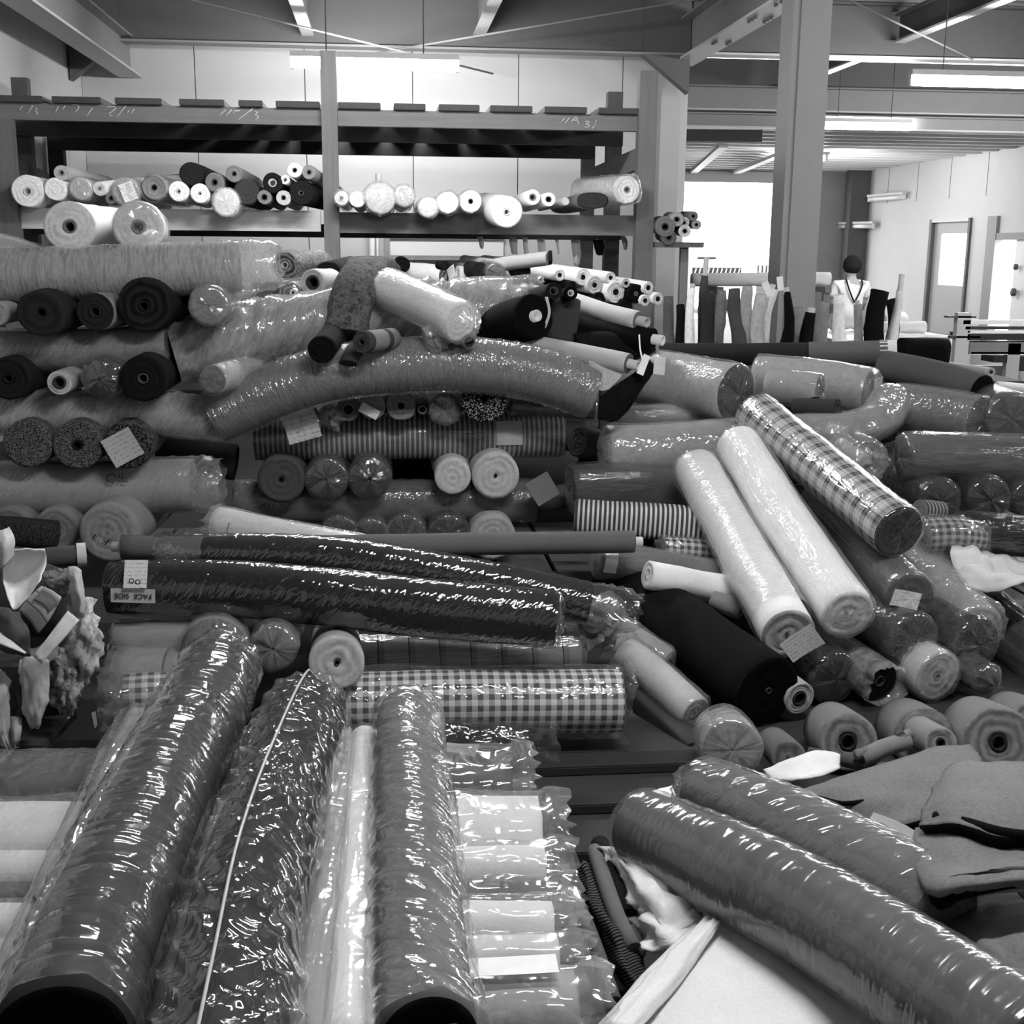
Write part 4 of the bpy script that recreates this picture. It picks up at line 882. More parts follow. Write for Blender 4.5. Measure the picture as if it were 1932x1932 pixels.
roll('gingham checked roll in crinkled film on the floor', [Y(600, 1330, 3.72), Y(900, 1324, 3.72), Y(1168, 1322, 3.72)], 60*mpp(Y(900, 1324, 3.72)), 150, mat=gm, endm=edge(120), wrap=W('crumple', amp=.014, off=.008, haze=.07, c0='open', c1='flare', ext=.02, fr=9, q=1.4, base=0.050))
roll('gingham checked bag end peeping left of the big film roll', [Y(235, 1318, 3.6), Y(330, 1312, 3.62)], .075, 150, mat=gm, wrap=W('crumple', amp=.012, haze=.15, c0='flare'), sq=2.6)
roll('black-and-grey film scrap bag below the gingham roll', [Y(840, 1400, 3.62), Y(1000, 1412, 3.62)], .07, 35, wrap=W('crumple', amp=.02, haze=.06, c0='gather', c1='flare', ext=.06), lump=.15, name='film_bag', cat='bag')
roll('small pale end cap of roll beyond the black rolls, right', [Y(1118, 1170, 4.0), Y(1150, 1150, 4.3)], .05, 120, wrap=W('crumple', amp=.02, haze=.2, c0='flare'))
# ------------------------------------------------------------------ right pile
hr('plaid roll in glossy film slanting toward us on the right pile', [Y(1425, 782, 5.35), Y(1545, 880, 4.85), Y(1695, 1003, 4.25)], 92, 150, mat=fab(215, 'plaid', .075, 0, 30), endm=edge(60, 200, .6),
   wrap=W('long', fr=5, amp=.003, off=.003, haze=.04, base=.08, rough=.08, bst=0.34, c0='round', c1='tuck', q=1.2))
hr('white roll in clear film between plaid roll and wrinkled white roll', [Y(1392, 838, 5.12), Y(1480, 980, 4.6), Y(1598, 1158, 3.98)], 92, 252, endm=edge(232, 160, .12),
   wrap=W('long', fr=12, amp=.006, off=.006, haze=.16, base=0.065, rough=.10, c0='round', c1='tuck', q=1.3))
hr('wrinkled film-wrapped white roll with ringed end and paper slip', [Y(1312, 882, 5.08), Y(1390, 1020, 4.6), Y(1488, 1196, 3.92)], 92, 240, endm=edge(185, 160, .4),
   wrap=W('ring', amp=.008, off=.005, fr=16, haze=.2, base=0.060, c0='round', c1='open', q=1.3, span=(0, .93)), tags=(('end', 1, .13, .10, 215, -38, -.45, -.25),))
hr('grey roll with ringed film end and white label, under the plaid roll', [Y(1545, 945, 5.15), Y(1620, 1025, 4.7), Y(1716, 1126, 4.12)], 84, 112, endm=edge(95, 200, .2), wrap=W('long', fr=5, amp=.003, haze=.05, c0='open', c1='tuck'),
   tags=(('end', 1, .105, .065, 220, 12, .25, .0),))
hr('crinkled clear-film pale roll right of the labelled grey roll', [Y(1715, 1045, 4.85), Y(1775, 1110, 4.5), Y(1845, 1185, 4.15)], 88, 165, wrap=W('crumple', amp=.014, off=.008, haze=.2, base=0.080, c0='round', c1='gather', ext=.05, q=1.3))
hr('dark film-wrapped roll running down at the right edge', [Y(1850, 1130, 4.75), Y(1985, 1250, 4.2)], 80, 70, wrap=W('long', fr=8, amp=.006, haze=.10, c0='round'))
hr('second dark film roll below the one at the right edge', [Y(1890, 1205, 4.5), Y(1990, 1300, 4.1)], 70, 50, wrap=W('long', fr=8, amp=.006, haze=.08))
er('dark patterned roll end in film below the white label', 1722, 1207, 4.05, 104, 55, 1.1, (-.25, 1, .05), endm=fab(85, 'knit', 240, .4, 30), wrap=star(base=0.070, haze=.08))
er('dark patterned roll end in film at far right of that row', 1842, 1213, 4.08, 100, 50, 1.1, (-.25, 1, .05), endm=fab(82, 'knit', 240, .4, 28), wrap=star(base=0.070, haze=.08))
er('white roll end with folded tape and faint core, bottom right', 1768, 1276, 3.98, 100, 200, 1.0, (-.25, 1, .1), core=.14, coreg=130, endm=edge(195, 200, .15), wrap=star(base=.06, haze=.15))
er('dark roll with glinting core in a torn film collar', 1660, 1285, 3.95, 76, 45, 1.0, (-.3, 1, .1), core=.3, coreg=60, endm=edge(30), wrap=W(c0='flare', c1='none', ext=.03, haze=.3, amp=.012))
er('black roll end in star-creased film beside the black felt roll', 1572, 1278, 3.98, 100, 26, 1.0, (-.25, 1, .1), wrap=star(base=0.070, haze=.05))
er('white ring-ended tube peeping from behind the black felt roll', 1508, 1318, 3.84, 66, 175, .9, (-.3, 1, .1), core=.45, coreg=40, endm=edge(185))
er('small black film-knotted end at the lower right of the pile', 1862, 1283, 3.98, 62, 30, .9, (-.3, 1, .1), wrap=star(c0='gather', ext=.04, base=.09))
hr('big black felt roll lying toward us at the pile foot', [Y(1165, 1095, 4.75), Y(1290, 1185, 4.3), Y(1450, 1303, 3.8)], 124, 24, endm=edge(10, 160, .2), mat=fab(30, rough=1.0), core=.1, coreg=60)
hr('grey roll in shiny film, white-capped left end, above black felt roll', [Y(1130, 1055, 4.6), Y(1250, 1072, 4.62), Y(1400, 1100, 4.62)], 66, 112, wrap=W('long', fr=6, amp=.004, haze=.12, c0='round', c1='none', base=0.060), tags=(('side', .05, 0, .05, .28, 205, False),))
roll('crumpled white cloth roll lying over the grey film roll', [Y(1222, 1082, 4.42), Y(1300, 1100, 4.44), Y(1392, 1118, 4.46)], .068, 225, mat=fab(232), lump=.12, az=.85, taper=(.95, .9, 1.15))
roll('grey checked lining hanging below the crumpled white cloth', [Y(1345, 1130, 4.36), Y(1400, 1150, 4.30)], .05, 130, lump=.15, az=.7, name='cloth_end', cat='cloth')
hr('pale bagged roll with round end left under the black felt roll', [Y(1178, 1232, 4.15), Y(1230, 1270, 4.05), Y(1310, 1345, 3.85)], 66, 215, wrap=W('crumple', amp=.012, haze=.18, c0='flare', ext=.03), tags=(('end', 0, .05, .05, 230, 0, .2, .5),))
hr('translucent bagged roll above the pale bagged one, small dotted tag', [Y(1165, 1190, 4.3), Y(1260, 1250, 4.15)], 56, 160, wrap=W('crumple', amp=.014, haze=.25, c0='flare', ext=.03))
roll('dark timber edge lying on the floor below the bagged rolls', [Y(1185, 1300, 4.1), Y(1315, 1420, 3.7)], .045, 50, mat=wood(60, 1), sq=6, lump=0, name='timber_beam', cat='timber')
st = fab(215, 'stripe', .020, .55, 85)
roll('ribbed striped folded cloth left of the wrinkled white roll', [Y(1085, 975, 5.0), Y(1210, 982, 4.95), Y(1335, 990, 4.9)], .085, 170, mat=st, sq=3.0, az=.85, ax=1.1, name='folded_cloth', cat='cloth')
roll('grey felt slab under a film sheet behind the striped cloth', [Y(1080, 925, 5.35), Y(1180, 920, 5.35), Y(1300, 930, 5.35)], .12, 90, sq=4.0, az=.9, name='felt_slab', cat='felt', wrap=W('long', fr=4, amp=.006, haze=.05, sq=4.0))
roll('small-gingham film roll end below the striped cloth', [Y(1250, 1036, 4.8), Y(1310, 1040, 4.8), Y(1400, 1050, 4.8)], .055, 150, mat=fab(215, 'gingham', .030, 0, 50), wrap=W('crumple', amp=.008, haze=.08, c0='round'))
hr('pale grey film-wrapped roll lying across left of the white rolls', [Y(1148, 850, 5.5), Y(1260, 846, 5.5), Y(1390, 835, 5.5)], 94, 160, wrap=W('crumple', amp=.007, haze=.25, c0='round', c1='none', base=.08))
hr('pale roll in film behind, under the big dark-ended roll', [Y(1165, 790, 5.75), Y(1340, 778, 5.75)], 44, 165, wrap=W('long', fr=6, amp=.006, haze=.2))
hr('big pale roll with dark speckled round end in film', [Y(1388, 742, 5.55), Y(1310, 726, 5.75), Y(1190, 706, 6.05)], 106, 165, mat=fab(185, None, vary=.5, grain=40), endm=edge(62, 160, .4), wrap=W('diag', amp=.006, haze=.10, c0='tuck', c1='none'))
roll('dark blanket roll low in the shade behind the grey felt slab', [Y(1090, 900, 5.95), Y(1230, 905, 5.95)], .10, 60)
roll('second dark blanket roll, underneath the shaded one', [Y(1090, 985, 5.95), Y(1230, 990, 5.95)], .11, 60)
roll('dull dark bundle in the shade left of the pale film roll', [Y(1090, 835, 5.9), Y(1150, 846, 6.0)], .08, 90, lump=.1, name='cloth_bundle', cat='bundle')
hr('long dark roll with a pale banded end, behind the right pile', [Y(1245, 668, 6.9), Y(1450, 668, 6.7), Y(1690, 664, 6.5)], 42, 55, tags=(('side', .80, 90, .42, .15, 95, False), ('side', .965, 90, .09, .16, 225, False)))
hr('black square-ended roll at the right end of the long dark one', [Y(1700, 663, 6.9), Y(1782, 664, 6.9)], 52, 22, sq=3.2)
hr('pale film-wrapped roll with a label on its round end', [Y(1642, 738, 5.95), Y(1540, 722, 6.15), Y(1430, 712, 6.35)], 84, 165, endm=edge(110), wrap=W('crumple', amp=.006, haze=.25, c0='round', c1='none'), tags=(('end', 0, .10, .13, 200, 5, .25, .05),))
hr('grey roll with dark end in front of the labelled film roll', [Y(1546, 738, 5.7), Y(1450, 728, 5.85)], 62, 165, endm=edge(75), wrap=W(amp=.005, haze=.2, c0='tuck', c1='none'))
hr('short dark tube with a white band', [Y(1580, 770, 5.45), Y(1500, 768, 5.6)], 36, 70, core=.7, coreg=60, tags=(('side', .55, 90, .04, .16, 205, False),))
roll('soft folded grey roll in film, sagging round the corner', [Y(1500, 815, 5.5), Y(1600, 812, 5.4), Y(1660, 790, 5.5), Y(1680, 755, 5.7)], .095, 140, wrap=W('crumple', amp=.008, haze=.2), lump=.06, az=.85)
er('round grey end in shade between plaid roll and film roll', 1635, 868, 5.0, 76, 110, .6, (.1, 1, 0), wrap=star(haze=.15, base=.05))
roll('crinkled clear film scrap behind the plaid roll', [Y(1585, 838, 5.1), Y(1630, 872, 4.95)], .035, 170, wrap=W('crumple', amp=.02, haze=.2, c0='flare', c1='flare'), lump=.15, name='film_bundle', cat='bundle')
hr('grey roll with black end pointing right, above the others', [Y(1852, 738, 5.75), Y(1770, 712, 6.0), Y(1670, 690, 6.3)], 62, 95, endm=edge(22))
hr('grey film-wrapped roll with dark bagged end, far right', [Y(1690, 768, 5.95), Y(1770, 780, 5.75), Y(1850, 795, 5.55)], 92, 120, wrap=W('crumple', amp=.006, haze=.15, c0='none', c1='tuck', base=0.060), endm=edge(60))
er('dark film-wrapped round end cut by the right edge', 1908, 790, 5.5, 98, 70, 1.0, (.1, 1, 0), wrap=star(haze=.12, base=0.060))
hr('long grey film-streaked roll lying out to the right edge', [Y(1705, 862, 5.2), Y(1800, 862, 5.2), Y(1990, 868, 5.2)], 88, 85, wrap=W('long', fr=10, amp=.007, haze=.12, c0='tuck', c1='none', base=0.060))
er('dark ringed end under the streaked roll, left one', 1772, 944, 5.0, 82, 48, 1.0, wrap=star(haze=.06), core=.3, coreg=30)
er('dark ringed end under the streaked roll, middle one', 1866, 942, 5.0, 84, 45, 1.0, wrap=star(haze=.06), core=.3, coreg=30)
er('dark ringed end under the streaked roll, at the right edge', 1945, 940, 5.0, 76, 45, 1.0, wrap=star(haze=.06))
roll('small-check gingham bag end right of the plaid roll', [Y(1745, 1012, 4.65), Y(1790, 1010, 4.65), Y(1840, 1015, 4.68)], .075, 150, mat=fab(175, 'gingham', .030, 0, 45), wrap=W('crumple', amp=.01, haze=.12, c0='round', c1='gather', ext=.06))
roll('striped cloth roll end between plaid end and gingham bag', [Y(1735, 962, 4.75), Y(1775, 965, 4.8)], .045, 130, mat=fab(150, 'stripe', .02, .5, 80))
roll('black film-wrapped roll at the right edge above white cloth', [Y(1825, 1005, 4.7), Y(1960, 1015, 4.7)], .085, 14, wrap=W('long', fr=8, amp=.006, haze=.03, c0='gather'))
cloth('crumpled white cloth spread at the right edge', [[Y(1795, 1045, 4.55), Y(1850, 1030, 4.6), Y(1900, 1062, 4.6), Y(1990, 1060, 4.6)], [Y(1800, 1075, 4.4), Y(1852, 1060, 4.35), Y(1900, 1085, 4.38), Y(1990, 1080, 4.4)], [Y(1825, 1112, 4.3), Y(1870, 1118, 4.25), Y(1930, 1105, 4.25), Y(1990, 1100, 4.25)]], 210, mat=fab(215), noise=.03, nf=5, thick=.01, name='crumpled_cloth')
pallet('wooden pallet under the right fabric pile', 1.35, 3.1, 4.75, 6.2, h=.12)
# hidden support inside the right pile
roll('grey film roll deep in the right pile, under the slanting white rolls', [Y(1500, 1090, 5.2), Y(1900, 1080, 5.2)], .11, 80, wrap=W(haze=.05))

# ------------------------------------------------------------------ back right: upright bolts, spread roll, person, cutting table, van
BY = 8.3
bolts = [(1262, 560, 22, 90, 0, 'grey upright bolt leftmost by the rack post'), (1285, 575, 26, 30, 3, 'black upright bolt leaning near the rack post'), (1306, 545, 22, 235, 1, 'slim white upright bolt'),
         (1330, 520, 20, 75, -4, 'dark upright bolt with tall bare core'), (1336, 552, 34, 62, 0, 'wide dark upright bolt right of the slim white one'), (1362, 548, 26, 110, 4, 'mid-grey upright bolt with ragged top'),
         (1385, 545, 28, 80, -6, 'mottled dark bolt leaning left'), (1412, 540, 34, 150, 2, 'pale grey upright bolt with folded top'), (1438, 556, 30, 165, 0, 'light grey bolt in the middle of the row'),
         (1456, 545, 24, 200, 5, 'white-tagged pale bolt left of the black slim one'), (1484, 552, 24, 20, 3, 'slim black upright bolt'), (1505, 580, 26, 120, -5, 'short grey bolt at the column foot'),
         (1530, 590, 30, 28, 6, 'short black bolt leaning right below the column'), (1556, 570, 36, 125, 2, 'mottled grey bolt right of the column'), (1582, 556, 28, 215, -3, 'white bolt with hanging cloth right of the column'),
         (1618, 575, 18, 150, 0, 'thin grey bolt standing before the person'), (1660, 548, 40, 18, 1, 'wide black upright bolt right of the person'), (1680, 565, 24, 22, 1, 'shorter black bolt hugging the wide black one'), (1698, 548, 22, 190, 9, 'pale bolt leaning right with bare cardboard core')]
for i, (px, yt, wpx, g, lean, lab) in enumerate(bolts):
    yy = BY+(.25 if i % 2 else 0)+(.9 if px > 1600 else 0); top = Y(px, yt, yy); foot = Vector((top.x-math.tan(math.radians(lean))*top.z, yy-.05, .0))
    hascore = i in (2, 3, 9, 10, 12, 15, 18)
    rnd = random.Random(i+5); roll(lab, [top, top*.82+foot*.18+Vector((rnd.uniform(-.035, .035), rnd.uniform(-.03, .03), 0)), (top+foot)/2+Vector((rnd.uniform(-.03, .03), 0, 0)), foot], wpx/2*mpp(top)*1.08, g, core=.45 if hascore else None, coreg=185 if hascore else None, out=(.12 if i in (3, 18) else .03) if hascore else 0,
         mat=fab(min(245, int(g*1.15)) if g > 70 else g, None, vary=.6, grain=40), lump=.24, group='upright fabric bolts at the back right', N=20, step=.08, endm=edge(g), taper=(rnd.uniform(.5, .8), rnd.uniform(.85, 1.05), rnd.uniform(1.0, 1.2), 1), name='fabric_bolt', cat='fabric bolt')
for px, py, lab, rot in ((1448, 545, 'white swing tag on the pale bolts', .5), (1472, 535, 'second white swing tag, nearer the column', .15)):
    p = Y(px, py, BY-.15); o = card(p, Vector((1, 0, rot)), Vector((-rot, 0, 1)), Vector((0, -1, 0)), 12*mpp(p), 26*mpp(p), 245, None, 'swing_tag', marks=False); tag(o, lab, 'tag')
hr('long white roll lying level behind the upright bolts', [Y(1305, 528, 11.0), Y(1435, 527, 11.0), Y(1565, 526, 11.0)], 25, 225, core=.3, coreg=150, endm=edge(210))
for px, lab in ((1345, 'left'), (1545, 'right')):
    a = Y(px, 540, 11.0); rs = thing('roll_trestle', '%s trestle under the long white roll behind the bolts' % lab, 'trestle', (a.x, 11, 0)); box('crossbar', (a.x-.03, 10.75, a.z-.05), (a.x+.03, 11.25, a.z), wood(120, 1), rs)
    for sy in (10.78, 11.17): box('leg', (a.x-.03, sy, 0), (a.x+.03, sy+.05, a.z-.05), wood(120, 2), rs)
for px, py, d, g, lab in ((1255, 428, 28, 110, 'big mottled roll end of the cluster right of the rack'), (1277, 414, 20, 150, 'grey roll end topmost in the cluster right of the rack'), (1292, 436, 18, 190, 'pale roll end in the cluster right of the rack'),
                       (1308, 408, 14, 110, 'small roll end upper right in that cluster'), (1314, 424, 14, 150, 'small roll end at far right of that cluster'), (1290, 420, 16, 165, 'middle roll end of that cluster'), (1262, 448, 22, 90, 'lowest dark roll end of that cluster')):
    er(lab, px, py, 9.1, d*1.35, g, 1.2, (.18, 1, .03), core=.35, coreg=60, endm=edge(g+20), group='roll cluster beside the rack post', N=18, step=.5)
sd2 = thing('roll_stand', 'slim timber stand holding the roll cluster beside the rack', 'stand', (2.2, 9.4, 0))
a = Y(1290, 462, 9.3); box('upright', (a.x-.03, 9.25, 0), (a.x+.03, 9.31, a.z), wood(120, 2), sd2); box('shelf_arm', (Y(1240, 460, 9.3).x, 9.2, a.z-.02), (Y(1322, 460, 9.3).x, 10.1, a.z+.02), wood(110, 0), sd2)

def blob(name, c, r, sx, sy, sz, m, parent, n=20, fn=None):
    V = []; Fc = []
    for i in range(n+1):
        ph = math.pi*i/n
        for j in range(n*2):
            th_ = math.pi*j/n; d = Vector((math.sin(ph)*math.cos(th_)*sx, math.sin(ph)*math.sin(th_)*sy, math.cos(ph)*sz))
            V.append(Vector(c)+d*r*(fn(d) if fn else 1))
    return mesh(name, V, grid_faces(n+1, n*2, flip=True), m, parent)
def skin(name, joints, edges, root, m, parent, sub=2):
    """one continuous surface grown round a skeleton of joints (x, y, z, radius a, radius b)"""
    og = ORG[parent.name]; me = bpy.data.meshes.new(name)
    me.from_pydata([Vector(j[:3])-og for j in joints], edges, [])
    o = bpy.data.objects.new(name, me); COL.objects.link(o)
    sk = o.modifiers.new('s', 'SKIN'); sk.use_smooth_shade = True
    for v, j in zip(me.skin_vertices[0].data, joints): v.radius = (j[3], j[4] if len(j) > 4 else j[3])
    me.skin_vertices[0].data[root].use_root = True
    sb = o.modifiers.new('b', 'SUBSURF'); sb.levels = sub; sb.render_levels = sub
    dg = bpy.context.evaluated_depsgraph_get(); me2 = bpy.data.meshes.new_from_object(o.evaluated_get(dg)); bpy.data.objects.remove(o)
    me2.materials.append(m); me2.polygons.foreach_set('use_smooth', np.ones(len(me2.polygons), dtype=bool))
    o2 = bpy.data.objects.new(name, me2); COL.objects.link(o2); o2.parent = parent; ORG[o2.name] = og; return o2
# person seen from behind, standing at a table
PY = 14.2; ht = Y(1610, 487, PY); px_, ph_ = ht.x, ht.z; k = ph_/1.60
def J(x, y, z, a, b=None): return (px_+x*k, PY+y*k, z*k, a*k, (b or a)*k)
pe = thing('person', 'person seen from behind in white shirt with dark shoulder straps, short dark hair', 'person', (px_, PY, 0))
js = [J(0, 0, .88, .13, .10), J(0, .0, 1.05, .125, .09), J(0, .02, 1.22, .15, .10), J(0, .02, 1.32, .10, .08), J(0, .02, 1.37, .05), J(0, .03, 1.43, .075, .085), J(0, .03, 1.52, .08, .095), J(0, .03, 1.575, .05, .06),
      J(-.17, .02, 1.29, .052), J(-.21, .06, 1.05, .043), J(-.19, .26, .93, .035), J(-.17, .34, .92, .03), J(.17, .02, 1.29, .052), J(.215, .08, 1.05, .043), J(.2, .28, .95, .035), J(.19, .36, .94, .03),
      J(-.09, 0, .80, .085), J(-.10, .0, .45, .058), J(-.10, -.02, .09, .042), J(-.10, .12, .035, .035), J(.09, 0, .80, .085), J(.10, 0, .45, .058), J(.10, -.02, .09, .042), J(.10, .12, .035, .035)]
ed = [(0, 1), (1, 2), (2, 3), (3, 4), (4, 5), (5, 6), (6, 7), (2, 8), (8, 9), (9, 10), (10, 11), (2, 12), (12, 13), (13, 14), (14, 15), (0, 16), (16, 17), (17, 18), (18, 19), (0, 20), (20, 21), (21, 22), (22, 23)]
# separate fingers rooted in the palms
for side, wr in ((-1, 11), (1, 15)):
    bx = (-.17 if side < 0 else .19); by = .34 if side < 0 else .36; bz = .92 if side < 0 else .94
    for q_, (fx, fl) in enumerate(((-.026, .07), (-.009, .08), (.009, .075), (.026, .06))):
        i0 = len(js); js += [J(bx+fx, by+.05, bz-.005, .009), J(bx+fx*1.1, by+.05+fl*.6, bz-.02, .008), J(bx+fx*1.1, by+.05+fl, bz-.045, .007)]; ed += [(wr, i0), (i0, i0+1), (i0+1, i0+2)]
    i0 = len(js); js += [J(bx-side*.035, by+.01, bz, .011), J(bx-side*.055, by+.05, bz-.015, .009)]; ed += [(wr, i0), (i0, i0+1)]
skin('body', js, ed, 0, plain('skin', 170, .6), pe)
sj = [J(0, 0, .84, .165, .13), J(0, 0, .98, .165, .125), J(0, .01, 1.12, .165, .115), J(0, .02, 1.25, .175, .115), J(0, .02, 1.335, .095, .085), J(-.185, .02, 1.27, .075), J(-.225, .05, 1.10, .072), J(.185, .02, 1.27, .075), J(.23, .06, 1.10, .072)]
skin('white_shirt', sj, [(0, 1), (1, 2), (2, 3), (3, 4), (3, 5), (5, 6), (3, 7), (7, 8)], 0, fab(240), pe)
tj = [J(0, 0, .88, .15, .12), J(-.09, 0, .76, .10), J(-.10, 0, .45, .075), J(-.10, -.01, .10, .065), J(.09, 0, .76, .10), J(.10, 0, .45, .075), J(.10, -.01, .10, .065)]
skin('trousers', tj, [(0, 1), (1, 2), (2, 3), (0, 4), (4, 5), (5, 6)], 0, fab(110), pe)
hc = J(0, .015, 1.512, .1); blob('hair', hc[:3], .116*k, 1.0, 1.06, 1.14, fab(48, vary=.6, grain=90), pe, 14, lambda d: 1.0-.22*max(0, -d.z-.35)+.05*math.sin(d.x*25)*max(0, -d.z))
for sx in (-1, 1):
    e_ = J(sx*.085, .05, 1.49, .1); blob('ear', e_[:3], .03*k, .45, .8, 1.1, plain('skin', 170, .6), pe, 6)
for pts in (((-.10, -.06, 1.345), (-.095, -.112, 1.28), (-.06, -.128, 1.18), (.0, -.132, 1.06)), ((.10, -.06, 1.345), (.095, -.112, 1.28), (.06, -.128, 1.18), (.0, -.132, 1.06))):
    tube('shoulder_strap', [Vector(J(a, b, c, .1)[:3]) for a, b, c in pts], .010*k, fab(45), pe, 6, .03)
# cutting table with rails at the right
wt = plain('white_laminate', 225, .35); TY = 10.6
tz = Y(1740, 602, TY).z
ct = thing('cutting_table', 'white cutting table heaped with cloth, right of the bolts', 'table', (Y(1740, 620, TY).x, TY+.6, 0))
xa, xb = Y(1640, 620, TY).x, Y(1800, 620, TY).x
ta, tb_ = Z(1690, 642, .86), Z(1740, 600, .86)
box('table_top', (ta.x-.5, ta.y, .82), (ta.x+.75, ta.y+1.5, .86), wt, ct)
for sx in (-.42, .67):
    for sy in (.08, 1.42): box('leg', (ta.x+sx-.03, ta.y+sy-.03, 0), (ta.x+sx+.03, ta.y+sy+.03, .82), steell, ct)
p = Vector((ta.x+.25, ta.y+.7, .86)); roll('pale rolled cloth lying on the cutting table', [p+Vector((-.1, 0, .06)), p+Vector((.35, .1, .06))], .055, 215, lump=.1, name='rolled_cloth', cat='cloth')
cloth('loose pale fabric sheets spread over the cutting table', [[Vector((ta.x-.1+i*.35, ta.y+.08+j*.25, .868+.012*((i+j) % 2))) for i in range(3)] for j in range(3)], 205, noise=.01, thick=.006, name='loose_sheet')
for i, (dx, dy, g) in enumerate(((-.15, 1.1, 205), (.1, 1.2, 150), (.35, 1.15, 225))):
    roll(['left cloth bundle heaped at the back of the cutting table', 'middle cloth bundle heaped at the back of the cutting table', 'right cloth bundle heaped at the back of the cutting table'][i],
         [Vector((ta.x+dx, ta.y+dy, .95)), Vector((ta.x+dx+.22, ta.y+dy+.03, .96))], .085, g, lump=.2, name='cloth_bundle', cat='bundle')
sm = thing('spreading_machine', 'fabric spreading machine with rails and rollers at the right edge', 'machine', Y(1860, 650, 8.9))
MY = 8.9
def bar(x0, x1, y0, y1, g, yy=MY, nm='rail', dp=.06):
    a = Y(x0, y0, yy); b = Y(x1, y1, yy); return box(nm, (a.x, yy, b.z), (b.x, yy+dp, a.z), plain('machine_paint', g, .4), sm)
bar(1818, 1990, 604, 612, 225); bar(1822, 1990, 616, 622, 60); bar(1826, 1990, 624, 628, 235); bar(1826, 1990, 630, 642, 48, dp=.3); bar(1830, 1990, 646, 668, 120, dp=.2); bar(1832, 1990, 664, 669, 225)
bar(1808, 1822, 590, 720, 185, nm='upright'); bar(1903, 1920, 648, 720, 165, nm='upright'); bar(1788, 1842, 596, 600, 90, nm='guide_arm'); bar(1795, 1850, 634, 638, 60, nm='guide_arm')
bar(1835, 1990, 690, 720, 200, MY+.4, 'base_panel'); bar(1875, 1900, 672, 684, 40, nm='motor_box', dp=.2); bar(1925, 1990, 674, 700, 45, nm='motor_box', dp=.25)
a = Y(1815, 720, MY); box('foot', (a.x-.05, MY-.1, 0), (a.x+.05, MY+.4, a.z), plain('machine_paint', 120, .4), sm); a = Y(1911, 720, MY); box('foot', (a.x-.05, MY-.1, 0), (a.x+.05, MY+.4, a.z), plain('machine_paint', 120, .4), sm)
hr('pale tube leaning on floor behind the black-ended roll', [Y(1870, 702, 7.6), Y(1790, 690, 8.2)], 16, 190, core=.4, coreg=60)
cr = thing('packing_crate', 'low dark packing crate behind the right pile', 'crate', (3.95, 7.9, 0)); box('crate_body', (3.75, 7.6, 0), (4.15, 8.2, .74), wood(60, 0), cr); box('crate_lid', (3.73, 7.58, .74), (4.17, 8.22, .775), wood(70, 0), cr)
hr('white roll lying low at the right edge behind the pile', [Y(1880, 728, 7.0), Y(1990, 738, 7.0)], 18, 235)
# white van outside the roller door
va = thing('van', 'white van parked outside behind the open roller door', 'vehicle', (Y(1345, 520, 31).x, 31, 0)); vm = plain('white_car_paint', 225, .25, .5)
vx0, vx1 = Y(1268, 500, 31).x, Y(1408, 500, 31).x; vz = Y(1345, 482, 31).z
pf = []
for t in np.linspace(0, 1, 25):
    a = math.pi*(1-t); x = math.cos(a); pf.append(((vx0+vx1)/2+(vx1-vx0)/2*math.copysign(abs(x)**.35, x), .35+(vz-.35)*math.sin(a)**.35 if 0 < t < 1 else .35))
V = [(x, yy, z) for yy in (31, 34.5) for x, z in pf]; n = len(pf)
mesh('van_body', V, [(i+1, i, n+i, n+i+1) for i in range(n-1)]+[tuple(range(n))[::-1][::-1], tuple(range(n, 2*n))[::-1]], vm, va, smooth=False)
zt, zb = Y(1345, 505, 31).z, Y(1345, 521, 31).z
box('rear_window', (Y(1306, 510, 31).x, 30.97, zb), (Y(1398, 510, 31).x, 31, zt), plain('dark_glass', 55, .2), va)
for i in range(11): xx = Y(1309+i*8.2, 510, 31).x; obox('window_slat', (xx, 30.95, zb+.02), (xx+.05, 30.95, zt-.02), .03, .01, steell, va, up=(0, 1, 0))
box('brake_light', (Y(1316, 487, 31).x, 30.96, Y(1330, 489, 31).z), (Y(1350, 487, 31).x, 31, Y(1330, 485, 31).z), plain('dark_glass', 55, .2), va)
for sx in (vx0+.18, vx1-.18): tube('wheel', [(sx-.09, 31.6, .33), (sx+.09, 31.6, .33)], .33, plain('rubber', 35, .8), va, 20, 1)
lv = thing('louvred_panel', 'dark louvred panel leaning outside right of the van', 'panel', (Y(1450, 515, 30.5).x, 30.5, 0))
a, b = Y(1430, 500, 30.5), Y(1475, 518, 30.5); box('panel_board', (a.x, 30.5, 0), (b.x, 30.56, a.z), plain('dim_deck', 90, .7), lv)
for i in range(6): xx = a.x+(b.x-a.x)*(i+.3)/6; box('slat', (xx, 30.46, b.z), (xx+.05, 30.5, a.z), steell, lv)
o = box('yard_ground', (XL, YE+.3, -.2), (XR+30, 60, -.01), plain('pale_asphalt', 190, .9)); struct(o)
